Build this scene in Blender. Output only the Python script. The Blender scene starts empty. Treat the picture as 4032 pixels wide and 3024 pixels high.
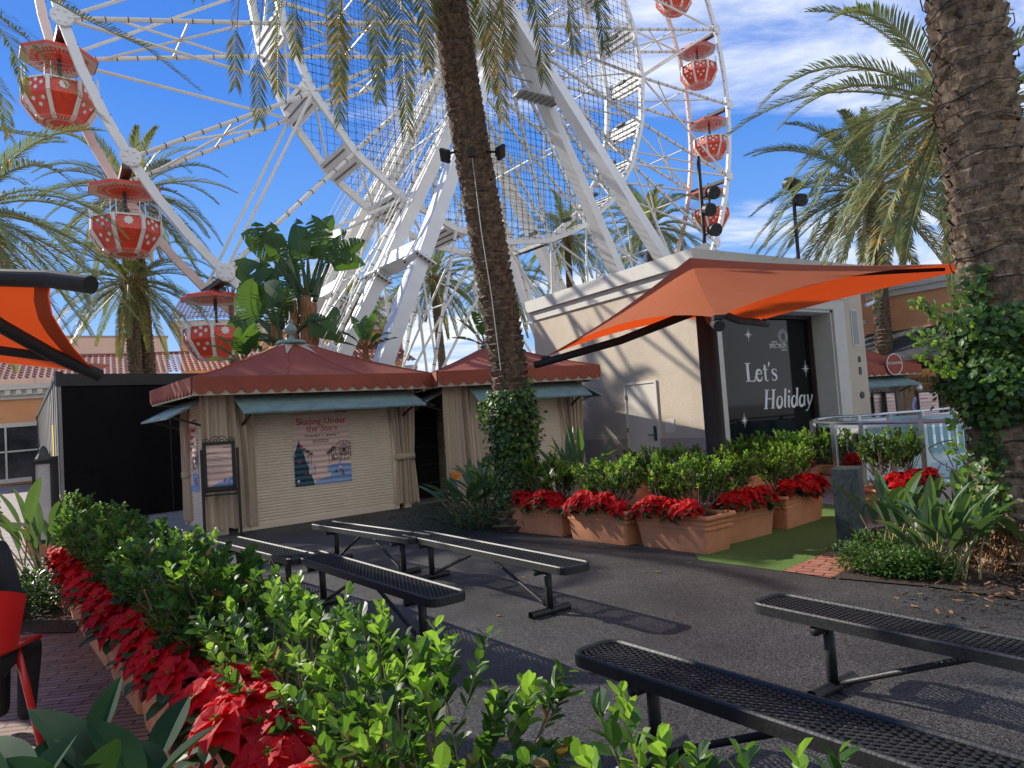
import bpy, math, random
from mathutils import Vector as V, Matrix
R=math.radians; sin=math.sin; cos=math.cos; PI=math.pi
sc=bpy.context.scene
COL=sc.collection
# ------------------------------------------------------------------ camera
FPX=2750.0; PITCH=R(2.8); ROLL=R(3.85); CAM=V((0,0,1.6))
cf=V((0,cos(PITCH),sin(PITCH))); cr0=V((1,0,0)); cu0=cr0.cross(cf)
cr=cr0*cos(ROLL)-cu0*sin(ROLL); cu=cr.cross(cf)
cam=bpy.data.cameras.new('camera'); cam.sensor_width=36; cam.lens=36*FPX/4032; cam.clip_start=.05; cam.clip_end=2000
co=bpy.data.objects.new('camera',cam); COL.objects.link(co)
co.matrix_world=Matrix(((cr.x,cu.x,-cf.x,CAM.x),(cr.y,cu.y,-cf.y,CAM.y),(cr.z,cu.z,-cf.z,CAM.z),(0,0,0,1)))
sc.camera=co
SUNAZ=R(152); SUNEL=R(30)
sdir=V((cos(SUNEL)*cos(SUNAZ),cos(SUNEL)*sin(SUNAZ),sin(SUNEL)))
# ------------------------------------------------------------------ world
w=bpy.data.worlds.new('World'); sc.world=w; w.use_nodes=True
nt=w.node_tree; nt.nodes.clear(); N=nt.nodes; L=nt.links
out=N.new('ShaderNodeOutputWorld'); bg=N.new('ShaderNodeBackground'); sky=N.new('ShaderNodeTexSky')
sky.sky_type='NISHITA'; sky.sun_disc=False; sky.sun_elevation=SUNEL; sky.sun_rotation=math.atan2(sdir.x,sdir.y)
sky.air_density=1.0; sky.dust_density=.35; sky.ozone_density=2.2; sky.altitude=50
tc=N.new('ShaderNodeTexCoord'); sp=N.new('ShaderNodeSeparateXYZ'); L.new(tc.outputs['Generated'],sp.inputs[0])
def mth(op,a,b=None,c=None,clamp=False):
    m=N.new('ShaderNodeMath'); m.operation=op; m.use_clamp=clamp
    for i,x in enumerate((a,b,c)):
        if x is None: continue
        if isinstance(x,(int,float)): m.inputs[i].default_value=x
        else: L.new(x,m.inputs[i])
    return m.outputs[0]
zz=mth('ADD',mth('MAXIMUM',sp.outputs[2],0.0),.12)
cx=mth('DIVIDE',sp.outputs[0],zz); cy=mth('DIVIDE',sp.outputs[1],zz)
cb=N.new('ShaderNodeCombineXYZ'); L.new(cx,cb.inputs[0]); L.new(cy,cb.inputs[1])
mp=N.new('ShaderNodeMapping'); L.new(cb.outputs[0],mp.inputs[0]); mp.inputs['Rotation'].default_value=(0,0,R(-25)); mp.inputs['Scale'].default_value=(.55,1.25,1)
n1=N.new('ShaderNodeTexNoise'); n1.inputs['Scale'].default_value=1.7; n1.inputs['Detail'].default_value=9; n1.inputs['Roughness'].default_value=.62; n1.inputs['Distortion'].default_value=.55
L.new(mp.outputs[0],n1.inputs['Vector'])
n2=N.new('ShaderNodeTexNoise'); n2.inputs['Scale'].default_value=.55; n2.inputs['Detail'].default_value=2
mp2=N.new('ShaderNodeMapping'); L.new(cb.outputs[0],mp2.inputs[0]); mp2.inputs['Location'].default_value=(3.1,1.7,0); L.new(mp2.outputs[0],n2.inputs['Vector'])
side=mth('MULTIPLY',sp.outputs[0],.26)                        # more cloud towards the right, clear on the left
low=mth('MULTIPLY',mth('SUBTRACT',.30,sp.outputs[2],clamp=True),.75)   # cloud bank near the horizon
cov=mth('ADD',mth('ADD',mth('ADD',n1.outputs[0],side),low),mth('MULTIPLY',mth('SUBTRACT',n2.outputs[0],.5),.7))
back=mth('MULTIPLY',mth('MAXIMUM',mth('MULTIPLY',sp.outputs[1],-1.0),0.0),.45)   # unseen cloud added behind the viewer to whiten the fill light
cov=mth('ADD',cov,back)
cr1=N.new('ShaderNodeMapRange'); cr1.interpolation_type='SMOOTHSTEP'; L.new(cov,cr1.inputs[0]); cr1.inputs[1].default_value=.53; cr1.inputs[2].default_value=.80; cr1.inputs[3].default_value=0; cr1.inputs[4].default_value=.92
mx=N.new('ShaderNodeMix'); mx.data_type='RGBA'; L.new(cr1.outputs[0],mx.inputs[0])
hs=N.new('ShaderNodeHueSaturation'); hs.inputs['Saturation'].default_value=1.22; hs.inputs['Value'].default_value=1.0; L.new(sky.outputs[0],hs.inputs['Color'])
gr=N.new('ShaderNodeValToRGB'); el=gr.color_ramp.elements; el[0].position=0; el[0].color=(4.6,6.2,8.6,1); el[1].position=.75; el[1].color=(.42,1.6,6.2,1)
e2=gr.color_ramp.elements.new(.18); e2.color=(1.9,4.2,8.8,1)
e3_=gr.color_ramp.elements.new(.42); e3_.color=(.62,2.4,7.9,1)
L.new(mth('MAXIMUM',sp.outputs[2],0.0),gr.inputs[0])
mg=N.new('ShaderNodeMix'); mg.data_type='RGBA'; mg.inputs[0].default_value=.85; L.new(hs.outputs[0],mg.inputs['A']); L.new(gr.outputs[0],mg.inputs['B'])
L.new(mg.outputs['Result'],mx.inputs['A'])
mx.inputs['B'].default_value=(8.6,9.0,9.6,1)
L.new(mx.outputs['Result'],bg.inputs[0]); bg.inputs[1].default_value=.088
L.new(bg.outputs[0],out.inputs[0])
# ------------------------------------------------------------------ sun
sl=bpy.data.lights.new('sun','SUN'); sl.energy=5.0; sl.angle=R(.5); sl.color=(1,.93,.82)
so=bpy.data.objects.new('sun',sl); COL.objects.link(so); so.rotation_euler=sdir.to_track_quat('Z','Y').to_euler(); so.location=(0,0,40)
sc.view_settings.view_transform='Standard'; sc.view_settings.look='None'; sc.view_settings.gamma=1; sc.view_settings.exposure=.42
sc.cycles.max_bounces=6; sc.cycles.transparent_max_bounces=12; sc.cycles.caustics_reflective=False; sc.cycles.caustics_refractive=False
try: sc.cycles.use_denoising=True
except Exception: pass
# ------------------------------------------------------------------ picture measuring helpers (units: 2212 px wide picture)
S=4032/2212
def ray(px,py): return (cf*FPX+cr*(px*S-2016)-cu*(py*S-1512)).normalized()
def onz(px,py,z=0): d=ray(px,py); return CAM+d*((z-1.6)/d.z)
def at(px,py,Y): d=ray(px,py); return CAM+d*(Y/d.y)
def onp(px,py,P,nrm): d=ray(px,py); return CAM+d*((P-CAM).dot(nrm)/d.dot(nrm))
ZZ=V((0,0,1))
# ------------------------------------------------------------------ materials
MATS={}
def mat(name,col,rough=.6,metal=0,var=0,vs=6,bump=0,bs=40,spec=.5,trans=0,coat=0,col2=None,stretch=None,det=4,alpha=1,world=False):
    if name in MATS: return MATS[name]
    m=bpy.data.materials.new(name); m.use_nodes=True; n=m.node_tree.nodes; l=m.node_tree.links
    b=n['Principled BSDF']; b.inputs['Base Color'].default_value=(*col,1); b.inputs['Roughness'].default_value=rough; b.inputs['Metallic'].default_value=metal
    b.inputs['Specular IOR Level'].default_value=spec; b.inputs['Coat Weight'].default_value=coat
    vec=None
    if var or bump or col2:
        t=n.new('ShaderNodeTexCoord'); mp=n.new('ShaderNodeMapping'); l.new(t.outputs['Object'],mp.inputs[0]); vec=mp.outputs[0]
        if stretch: mp.inputs['Scale'].default_value=stretch
    if var or col2:
        t=n.new('ShaderNodeTexNoise'); t.inputs['Scale'].default_value=vs; t.inputs['Detail'].default_value=det; t.inputs['Roughness'].default_value=.65; l.new(vec,t.inputs['Vector'])
        r=n.new('ShaderNodeValToRGB'); c2=col2 or tuple(min(1,c*(1+var)) for c in col); c1=col if col2 else tuple(c*(1-var) for c in col)
        r.color_ramp.elements[0].color=(*c1,1); r.color_ramp.elements[1].color=(*c2,1); r.color_ramp.elements[0].position=.3; r.color_ramp.elements[1].position=.7
        l.new(t.outputs[0],r.inputs[0]); l.new(r.outputs[0],b.inputs['Base Color'])
    if bump:
        t=n.new('ShaderNodeTexNoise'); t.inputs['Scale'].default_value=bs; t.inputs['Detail'].default_value=5; l.new(vec,t.inputs['Vector'])
        bp=n.new('ShaderNodeBump'); bp.inputs['Strength'].default_value=bump; bp.inputs['Distance'].default_value=.02; l.new(t.outputs[0],bp.inputs['Height']); l.new(bp.outputs[0],b.inputs['Normal'])
    if trans:
        tr=n.new('ShaderNodeBsdfTranslucent'); mi=n.new('ShaderNodeMixShader'); mi.inputs[0].default_value=trans
        src=b.inputs['Base Color']
        if src.links: l.new(src.links[0].from_socket,tr.inputs[0])
        else: tr.inputs[0].default_value=(*col,1)
        o=n['Material Output']; l.new(b.outputs[0],mi.inputs[1]); l.new(tr.outputs[0],mi.inputs[2]); l.new(mi.outputs[0],o.inputs[0])
    MATS[name]=m; return m
def leafmat(name,c1,c2,rough=.38,trans=.35,vs=22,tcol=None):
    m=mat(name,c1,max(rough,.42),col2=c2,vs=vs,trans=trans,det=1,spec=.32)
    if tcol:
        for nd in m.node_tree.nodes:
            if nd.type=='BSDF_TRANSLUCENT':
                for k in list(nd.inputs[0].links): m.node_tree.links.remove(k)
                nd.inputs[0].default_value=(*tcol,1)
    return m
M=dict(
 white=mat('white_paint',(.72,.72,.71),.45,var=.06,vs=1.5),
 cream_paint=mat('warm_white_paint',(.70,.68,.62),.5,var=.06,vs=2),
 pink_white=mat('pinkish_white_paint',(.68,.55,.50),.45,var=.06,vs=2),
 red=mat('gondola_red',(.66,.055,.022),.38,var=.18,vs=9,bump=.25,bs=22,coat=.3),
 reddark=mat('gondola_dark_red',(.38,.02,.02),.4,var=.1),
 steel=mat('steel',(.55,.55,.55),.25,metal=.9),
 black=mat('black_metal',(.014,.015,.015),.52,var=.4,vs=30,bump=.15,bs=60),
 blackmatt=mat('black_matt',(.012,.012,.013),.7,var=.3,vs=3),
 dark=mat('dark_grey',(.05,.055,.055),.55,var=.3,vs=8),
 stucco=mat('stucco',(.54,.46,.35),.9,var=.09,vs=1.2,bump=.5,bs=40),
 stuccob=mat('stucco_base',(.36,.30,.25),.9,var=.06,vs=3,bump=.5,bs=28),
 trim=mat('stone_trim',(.58,.56,.50),.8,var=.05,vs=4,bump=.2,bs=60),
 door=mat('door_paint',(.66,.61,.53),.5,var=.03,vs=3),
 orangew=mat('orange_stucco',(.62,.30,.14),.9,var=.07,vs=1.5,bump=.4,bs=20),
 tanw=mat('tan_stucco',(.64,.46,.36),.9,var=.05,vs=.7,bump=.3,bs=15),
 canvas_red=mat('red_canvas',(.34,.080,.045),.75,var=.16,vs=1.6,bump=.12,bs=9,trans=.12),
 canvas_cream=mat('cream_canvas',(.52,.44,.33),.8,var=.08,vs=4),
 teal=mat('grey_green_board',(.20,.30,.285),.6,var=.22,vs=5),
 finial=mat('finial_green',(.20,.30,.29),.5,var=.2,vs=12),
 curtain=mat('tan_curtain',(.56,.45,.33),.9,var=.03,vs=3,trans=.15),
 shutter=mat('roller_shutter',(.70,.59,.45),.6,var=.05,vs=3),
 darkwood=mat('dark_frame',(.045,.032,.025),.6,var=.2),
 orange=mat('orange_fabric',(.43,.115,.035),.8,var=.05,vs=2,bump=.06,bs=6,trans=.40),
 terra=mat('terracotta',(.60,.25,.12),.8,var=.13,vs=5,bump=.15,bs=70),
 soil=mat('mulch',(.045,.028,.018),.95,var=.5,vs=40,bump=1,bs=60),
 turf=mat('artificial_turf',(.13,.24,.04),.9,var=.35,vs=180,bump=1,bs=300),
 ice=mat('ice_surface',(.62,.70,.76),.28,var=.06,vs=.6),
 glassw=mat('clear_glass',(.75,.85,.84),.03),
 trunk=mat('palm_trunk',(.055,.038,.026),.95,col2=(.40,.30,.20),vs=11,bump=1,bs=38,stretch=(1,1,.5)),
 trunkd=mat('palm_trunk_dark',(.045,.030,.020),.95,col2=(.24,.17,.11),vs=14,bump=1,bs=34,stretch=(1,1,.5)),
 fiber=mat('fibrous_stem',(.16,.07,.03),.95,col2=(.36,.19,.09),vs=18,bump=1,bs=30,stretch=(1,1,.3)),
 bark=mat('twig_bark',(.20,.15,.11),.9,var=.2,vs=30),
 frond=leafmat('palm_leaf',(.13,.17,.05),(.24,.26,.10),.45,.40,vs=2.2,tcol=(.24,.28,.06)),
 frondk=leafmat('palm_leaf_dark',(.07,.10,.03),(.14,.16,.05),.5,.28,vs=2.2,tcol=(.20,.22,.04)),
 frondg=leafmat('palm_leaf_blue',(.17,.21,.11),(.30,.33,.19),.45,.36,vs=2.2,tcol=(.24,.30,.10)),
 frondy=leafmat('palm_leaf_old',(.30,.22,.06),(.42,.26,.07),.6,.3,vs=4,tcol=(.5,.32,.08)),
 rachis=mat('palm_rachis',(.30,.27,.12),.5,var=.15),
 leaf=leafmat('ficus_leaf',(.020,.062,.012),(.055,.13,.025),.36,.30,vs=14,tcol=(.20,.42,.035)),
 leafy=leafmat('ficus_young_leaf',(.09,.20,.025),(.20,.34,.045),.36,.45,vs=18,tcol=(.34,.58,.05)),
 leafd=leafmat('ficus_old_leaf',(.014,.042,.012),(.035,.08,.024),.34,.20,vs=14,tcol=(.10,.24,.03)),
 ivy=leafmat('ivy_leaf',(.05,.11,.03),(.12,.21,.06),.35,.35,vs=10,tcol=(.22,.40,.06)),
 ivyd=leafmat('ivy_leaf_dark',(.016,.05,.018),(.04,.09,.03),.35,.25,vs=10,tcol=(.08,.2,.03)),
 strel=leafmat('strelitzia_leaf',(.055,.105,.055),(.10,.17,.085),.36,.22,vs=5,tcol=(.20,.36,.06)),
 strelw=leafmat('banana_leaf',(.030,.075,.028),(.065,.13,.04),.34,.3,vs=2,tcol=(.15,.29,.03)),
 poin=leafmat('poinsettia_bract',(.36,.002,.006),(.62,.004,.010),.6,.36,vs=14,tcol=(.9,.006,.01)),
 ocher=mat('orange_petal',(.85,.28,.03),.5,trans=.3),
 blue_petal=mat('blue_petal',(.06,.08,.4),.5),
 chair=mat('red_plastic',(.62,.02,.02),.35,coat=.3),
 cloth=mat('black_cloth',(.016,.016,.019),.9,var=.3,vs=8,bump=.3,bs=20),
 hair=mat('brown_hair',(.05,.025,.012),.6,var=.3,vs=30),
 skin=mat('skin',(.55,.32,.22),.55),
 letter=mat('white_vinyl',(.78,.78,.76),.5),
 postp=mat('poster_pink',(.74,.52,.44),.5),
 letred=mat('lettering_red',(.40,.035,.03),.6),
 letdk=mat('lettering_dark',(.06,.05,.05),.6),
 navy=mat('poster_navy',(.012,.06,.09),.5),
 icebl=mat('poster_blue',(.22,.33,.58),.5),
 magenta=mat('poster_magenta',(.5,.02,.12),.5),
 gray=mat('grey_panel',(.30,.30,.29),.6,var=.05),
 tile=mat('roof_tile',(.20,.055,.045),.8,col2=(.34,.13,.10),vs=2.5,det=1),
 lamp_face=mat('lamp_glass',(.10,.10,.11),.15),
)
# ------------------------------------------------------------------ mesh builder
for nd in M['orange'].node_tree.nodes:
    if nd.type=='BSDF_TRANSLUCENT':
        for k in list(nd.inputs[0].links): M['orange'].node_tree.links.remove(k)
        nd.inputs[0].default_value=(.95,.10,.012,1)
ORG={}
class MB:
    def __init__(s): s.v=[]; s.f=[]; s.m=[]; s.mi=0
    def add(s,vs,fs):
        o=len(s.v); s.v+=[tuple(p) for p in vs]; s.f+=[tuple(i+o for i in f) for f in fs]; s.m+=[s.mi]*len(fs)
    def box(s,c,a,b,h,X=V((1,0,0)),Y=V((0,1,0)),Z=ZZ):
        c=V(c); x=X*(a/2); y=Y*(b/2); z=Z*(h/2)
        p=[c+x*i+y*j+z*k for k in(-1,1) for j in(-1,1) for i in(-1,1)]
        s.add(p,[(0,2,3,1),(4,5,7,6),(0,1,5,4),(2,6,7,3),(0,4,6,2),(1,3,7,5)])
    def bxu(s,P,U,Wd,u0,u1,w0,w1,z0,z1):       # box in a plan frame P,U,W
        s.box(P+U*((u0+u1)/2)+Wd*((w0+w1)/2)+ZZ*((z0+z1)/2),u1-u0,w1-w0,z1-z0,U,Wd)
    def beam(s,p0,p1,a,b=None,up=ZZ):
        p0=V(p0);p1=V(p1); b=b or a; d=(p1-p0); Ln=d.length
        if Ln<1e-6: return
        d/=Ln; x=d.cross(up)
        if x.length<1e-4: x=d.cross(V((1,0,0)))
        x.normalize(); y=x.cross(d); s.box((p0+p1)/2,a,Ln,b,x,d,y)
    def tube(s,pts,r,n=8,cap=True,jit=0,rng=None):
        pts=[V(p) for p in pts]; k=len(pts); rs=r if isinstance(r,(list,tuple)) else [r]*k
        o=len(s.v); vs=[];fs=[]; px=None
        for i,p in enumerate(pts):
            d=(pts[min(i+1,k-1)]-pts[max(i-1,0)]).normalized()
            x=px if px is not None else (d.cross(ZZ) if abs(d.z)<.95 else d.cross(V((1,0,0))))
            x=(x-d*x.dot(d)).normalized(); px=x; y=d.cross(x)
            for j in range(n):
                a=2*PI*j/n; q=rs[i]*(1+(rng.uniform(-jit,jit) if jit else 0)); vs.append(p+x*(q*cos(a))+y*(q*sin(a)))
        for i in range(k-1):
            for j in range(n): a=i*n+j;b=i*n+(j+1)%n; fs.append((a,b,b+n,a+n))
        if cap: fs.append(tuple(range(n))[::-1]); fs.append(tuple((k-1)*n+j for j in range(n)))
        s.add(vs,fs)
    def lathe(s,c,prof,n=16,ax=ZZ):
        x=ax.orthogonal().normalized(); y=ax.cross(x); vs=[];fs=[]; c=V(c)
        for r,z in prof:
            for j in range(n): a=2*PI*j/n; vs.append(c+x*(r*cos(a))+y*(r*sin(a))+ax*z)
        for i in range(len(prof)-1):
            for j in range(n): a=i*n+j;b=i*n+(j+1)%n; fs.append((a,b,b+n,a+n))
        fs.append(tuple(range(n))[::-1]); fs.append(tuple((len(prof)-1)*n+j for j in range(n))); s.add(vs,fs)
    def prism(s,poly,ext):
        poly=[V(p) for p in poly]; n=len(poly); ext=V(ext)
        s.add(poly+[p+ext for p in poly],[tuple(range(n))[::-1],tuple(range(n,2*n))]+[(i,(i+1)%n,(i+1)%n+n,i+n) for i in range(n)])
    def poly(s,pts): s.add(pts,[tuple(range(len(pts)))])
    def grid(s,fn,nu,nv):
        vs=[fn(i/nu,j/nv) for j in range(nv+1) for i in range(nu+1)]
        s.add(vs,[(j*(nu+1)+i,j*(nu+1)+i+1,(j+1)*(nu+1)+i+1,(j+1)*(nu+1)+i) for j in range(nv) for i in range(nu)])
    def build(s,name,mats,par=None,smooth=False,origin=None):
        me=bpy.data.meshes.new(name)
        og=ORG.get(par.name) if par else None
        if og is None: og=V(origin) if origin is not None else V((0,0,0))
        me.from_pydata([(a-og.x,b-og.y,c-og.z) for a,b,c in s.v],[],s.f)
        if not isinstance(mats,(list,tuple)): mats=[mats]
        for m in mats: me.materials.append(m)
        if len(mats)>1: me.polygons.foreach_set('material_index',s.m)
        if smooth: me.polygons.foreach_set('use_smooth',[True]*len(s.f))
        me.update(); o=bpy.data.objects.new(name,me); COL.objects.link(o)
        if par: o.parent=par
        else: o.location=og
        ORG[o.name]=og; return o
def tag(o,label=None,cat=None,group=None,kind=None):
    if label: o['label']=label
    if cat: o['category']=cat
    if group: o['group']=group
    if kind: o['kind']=kind
    return o
def thing(name,loc,label,cat,group=None):
    o=bpy.data.objects.new(name,None); COL.objects.link(o); o.location=loc; o.empty_display_size=.2; ORG[o.name]=V(loc); return tag(o,label,cat,group)
def copytree(o,parent=None):
    c=o.copy(); COL.objects.link(c)
    if parent: c.parent=parent
    for ch in o.children: copytree(ch,c)
    return c
def text(body,size,P,X,Y,m,par,name='lettering',shear=0,align='CENTER',sx=1,off=0):
    cu_=bpy.data.curves.new(name,'FONT'); cu_.body=body; cu_.size=size; cu_.shear=shear; cu_.align_x=align; cu_.extrude=.002; cu_.offset=off; cu_.resolution_u=3
    tmp=bpy.data.objects.new(name,cu_); COL.objects.link(tmp); dg=bpy.context.evaluated_depsgraph_get()
    me=bpy.data.meshes.new_from_object(tmp.evaluated_get(dg)); bpy.data.objects.remove(tmp); me.materials.clear(); me.materials.append(m)
    o=bpy.data.objects.new(name,me); COL.objects.link(o)
    Z=X.cross(Y); og=ORG.get(par.name,V((0,0,0))); P=V(P)-og
    mm=Matrix(((X.x*sx,Y.x,Z.x,P.x),(X.y*sx,Y.y,Z.y,P.y),(X.z*sx,Y.z,Z.z,P.z),(0,0,0,1)))
    o.parent=par; o.matrix_local=mm; ORG[o.name]=og; return o
# ================================================================== SETTING
def sheet(name,pts,z,m,sub=None):
    b=MB(); b.poly([V((p[0],p[1],z)) for p in pts]); return tag(b.build(name,m),kind='structure')
# ground of pale plaza concrete
def gmat():
    m=mat('plaza_concrete',(.30,.28,.25),.85,var=.14,vs=.8,bump=.3,bs=50); return m
sheet('ground',[(-400,-400),(400,-400),(400,400),(-400,400)],0,gmat())
# black rubber paving
m=bpy.data.materials.new('black_rubber'); m.use_nodes=True; n=m.node_tree.nodes; l=m.node_tree.links; b=n['Principled BSDF']
t=n.new('ShaderNodeTexCoord'); v1=n.new('ShaderNodeTexVoronoi'); v1.inputs['Scale'].default_value=170; l.new(t.outputs['Object'],v1.inputs['Vector'])
r=n.new('ShaderNodeValToRGB'); r.color_ramp.elements[0].color=(.006,.006,.006,1); r.color_ramp.elements[1].color=(.105,.100,.095,1); r.color_ramp.elements[0].position=.30; r.color_ramp.elements[1].position=.95
sx_=n.new('ShaderNodeSeparateColor'); l.new(v1.outputs['Color'],sx_.inputs[0]); l.new(sx_.outputs[0],r.inputs[0])
nz=n.new('ShaderNodeTexNoise'); nz.inputs['Scale'].default_value=1.3; nz.inputs['Detail'].default_value=6; l.new(t.outputs['Object'],nz.inputs['Vector'])
mr=n.new('ShaderNodeMapRange'); l.new(nz.outputs[0],mr.inputs[0]); mr.inputs[1].default_value=.3; mr.inputs[2].default_value=.7; mr.inputs[3].default_value=.6; mr.inputs[4].default_value=1.45
mu=n.new('ShaderNodeMix'); mu.data_type='RGBA'; mu.blend_type='MULTIPLY'; mu.inputs[0].default_value=1; l.new(r.outputs[0],mu.inputs['A']); l.new(mr.outputs[0],mu.inputs['B']); l.new(mu.outputs['Result'],b.inputs['Base Color'])
b.inputs['Roughness'].default_value=.6
bp=n.new('ShaderNodeBump'); bp.inputs['Strength'].default_value=.9; bp.inputs['Distance'].default_value=.006; l.new(sx_.outputs[1],bp.inputs['Height']); l.new(bp.outputs[0],b.inputs['Normal'])
RUB=m
RD=V((.621,-.784,0)); RN=V((.784,.621,0)); R0=V((-4.24,6.59,0))     # direction of the foreground planter row
def RP(t,o=0,z=0): return R0+RD*t+RN*o+ZZ*z
edge=[onz(*p) for p in ((1100,1152),(1215,1166),(1365,1193),(1520,1212),(1690,1236),(1795,1252),(1900,1262),(2010,1272),(2120,1288),(2212,1302))]
for i in range(4): edge[i]=edge[i]+V((.22,.28,0))
a=[RP(0,.25),RP(-1.4,.25),V((-5.35,8.6,0)),V((-5.35,11.0,0)),V((-4.9,11.6,0)),V((-2.2,13.9,0)),V((-1.2,14.6,0)),V((-.3,14.3,0)),V((-.1,11.5,0))]+edge+[V((9,1.5,0)),V((9,-4,0)),V((0,-6,0)),RP(10,.25)]
sheet('rubber_paving',[(p.x,p.y) for p in a],.008,RUB)
# brick pavers on the left, turf, brick strip, planting bed
def brickmat(name,c1,c2,mo,sx,sy,rot,mort=.012,off=.5):
    m=bpy.data.materials.new(name); m.use_nodes=True; n=m.node_tree.nodes; l=m.node_tree.links; b=n['Principled BSDF']; b.inputs['Roughness'].default_value=.65
    t=n.new('ShaderNodeTexCoord'); mp=n.new('ShaderNodeMapping'); mp.inputs['Rotation'].default_value=(0,0,rot); l.new(t.outputs['Object'],mp.inputs[0])
    k=n.new('ShaderNodeTexBrick'); k.offset=off; k.inputs['Scale'].default_value=1; k.inputs['Brick Width'].default_value=sx; k.inputs['Row Height'].default_value=sy; k.inputs['Mortar Size'].default_value=mort
    k.inputs['Color1'].default_value=(*c1,1); k.inputs['Color2'].default_value=(*c2,1); k.inputs['Mortar'].default_value=(*mo,1); l.new(mp.outputs[0],k.inputs['Vector'])
    nz=n.new('ShaderNodeTexNoise'); nz.inputs['Scale'].default_value=9; nz.inputs['Detail'].default_value=6; l.new(t.outputs['Object'],nz.inputs['Vector'])
    mr=n.new('ShaderNodeMapRange'); l.new(nz.outputs[0],mr.inputs[0]); mr.inputs[3].default_value=.6; mr.inputs[4].default_value=1.4
    mu=n.new('ShaderNodeMix'); mu.data_type='RGBA'; mu.blend_type='MULTIPLY'; mu.inputs[0].default_value=1; l.new(k.outputs[0],mu.inputs['A']); l.new(mr.outputs[0],mu.inputs['B']); l.new(mu.outputs['Result'],b.inputs['Base Color'])
    bp=n.new('ShaderNodeBump'); bp.inputs['Strength'].default_value=.8; bp.inputs['Distance'].default_value=.008; bp.invert=True; l.new(k.outputs['Fac'],bp.inputs['Height']); l.new(bp.outputs[0],b.inputs['Normal'])
    return m
BR=brickmat('brick_pavers',(.22,.125,.085),(.30,.19,.135),(.02,.015,.013),.31,.062,R(-8),.006)
sheet('paved_path',[(-14,-2),(RP(9,.24).x,RP(9,.24).y),(RP(-1.4,.24).x,RP(-1.4,.24).y),(-5.1,7.8),(-6.4,8.3),(-14,11)],.006,BR)
BR2=brickmat('brick_path_far',(.30,.24,.21),(.38,.31,.28),(.10,.08,.07),.3,.15,R(40),.01)
sheet('far_paving',[(-40,12),(-14,11.02),(-6.42,8.32),(-5.4,9.2),(-5.4,12),(-9,14.3),(-24,36),(-40,36)],.004,BR2)
BR3=brickmat('brick_edging',(.34,.13,.08),(.42,.18,.12),(.06,.03,.02),.24,.11,R(38),.008)
tp=[onz(*p) for p in ((1510,1212),(1540,1216),(1690,1236),(1838,1177),(1830,1095),(1700,1080),(1450,1120))]
sheet('turf',[(p.x,p.y) for p in tp],.012,M['turf'])
tp=[onz(*p) for p in ((1690,1236),(1795,1252),(1905,1205),(1840,1176))]
sheet('brick_edging',[(p.x,p.y) for p in tp],.016,BR3)
bed=[onz(*p) for p in ((1795,1252),(1900,1262),(2010,1272),(2120,1288),(2212,1302))]+[V((6.5,4.2,0)),V((8.5,6.5,0)),V((6.2,9.2,0))]+[onz(*p) for p in ((1850,1150),(1838,1176),(1905,1205))]
b=MB(); rg=random.Random(5)
cx_=sum(p.x for p in bed)/len(bed); cy_=sum(p.y for p in bed)/len(bed)
sheet('planting_bed',[(p.x,p.y) for p in bed],.02,M['soil'])
b=MB()
def chips(b,c,rad,n,rg,zz=.03):
    for i in range(n):
        p=V((c[0]+rg.gauss(0,rad[0]),c[1]+rg.gauss(0,rad[1]),zz+rg.random()*.02)); a=rg.uniform(0,6.28); x=V((cos(a),sin(a),rg.uniform(-.3,.3))).normalized(); y=x.cross(ZZ).normalized(); z=x.cross(y)
        b.box(p,rg.uniform(.03,.09),rg.uniform(.008,.02),.006,x,y,z)
chips(b,(4.6,5.2),(.55,.5),1600,rg); b.mi=1; chips(b,(4.4,5.0),(.5,.5),500,rg)
tag(b.build('mulch_chips',[M['soil'],M['fiber']]),'dark shredded bark mulch lying under the big palm at right','mulch',kind='stuff')
# middle bed by the central palm
tp=[onz(*p) for p in ((940,1125),(1000,1145),(1085,1147),(1108,1150))]+[V((.5,10.6,0)),V((.3,12.2,0)),V((-.9,12.9,0)),V((-1.7,12.0,0))]
sheet('middle_planting_bed',[(p.x,p.y) for p in tp],.02,M['soil'])
# left bed strip beyond the pavers
sheet('left_planting_bed',[(-6.4,8.2),(-4.95,7.3),(-4.2,6.75),(-3.9,6.1),(-4.7,6.2),(-7.2,6.9)],.02,M['soil'])
# ice rink sheet
IC=[V((5.7,13.2,0)),V((7.0,9.4,0)),V((14,6.5,0)),V((30,20,0)),V((14,26,0)),V((8.5,20.5,0))]
sheet('ice',[(p.x,p.y) for p in IC],.03,M['ice'])
# ================================================================== FERRIS WHEEL
WC=V((.1594,28.0226,17.772)); WA=.63415; PH=3.40701-PI
wu=V((cos(WA),sin(WA),0)); wn=V((sin(WA),-cos(WA),0)); RR=15.6; RI=9.0
def wp(a,r,d): return WC+wu*(r*cos(a))+ZZ*(r*sin(a))+wn*d
def na(k): return PH+R(15)*k
FW=thing('ferris_wheel',(WC.x,WC.y,0),'giant white ferris wheel rising behind the kiosks','ferris wheel')
def ringbeam(b,r,d,w,h,sub):
    for k in range(24*sub):
        a0=PH+R(15)*k/sub; a1=PH+R(15)*(k+1)/sub; mid=wp((a0+a1)/2,1,0)-wp(0,0,0)
        b.beam(wp(a0,r,d),wp(a1,r,d),w,h,mid)
for d,mt,lb in ((0,'white','outer rim facing the camera'),(-2.6,'pink_white','pink tinted rear outer rim')):
    b=MB(); ringbeam(b,RR,d,.13,.26,3)
    b.mi=1
    for k in range(24*8): b.box(wp(PH+R(15)*(k+.5)/8,RR-.135,d+.04),.04,.045,.045)
    o=b.build('rim',[M[mt],M['dark']],FW)
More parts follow.
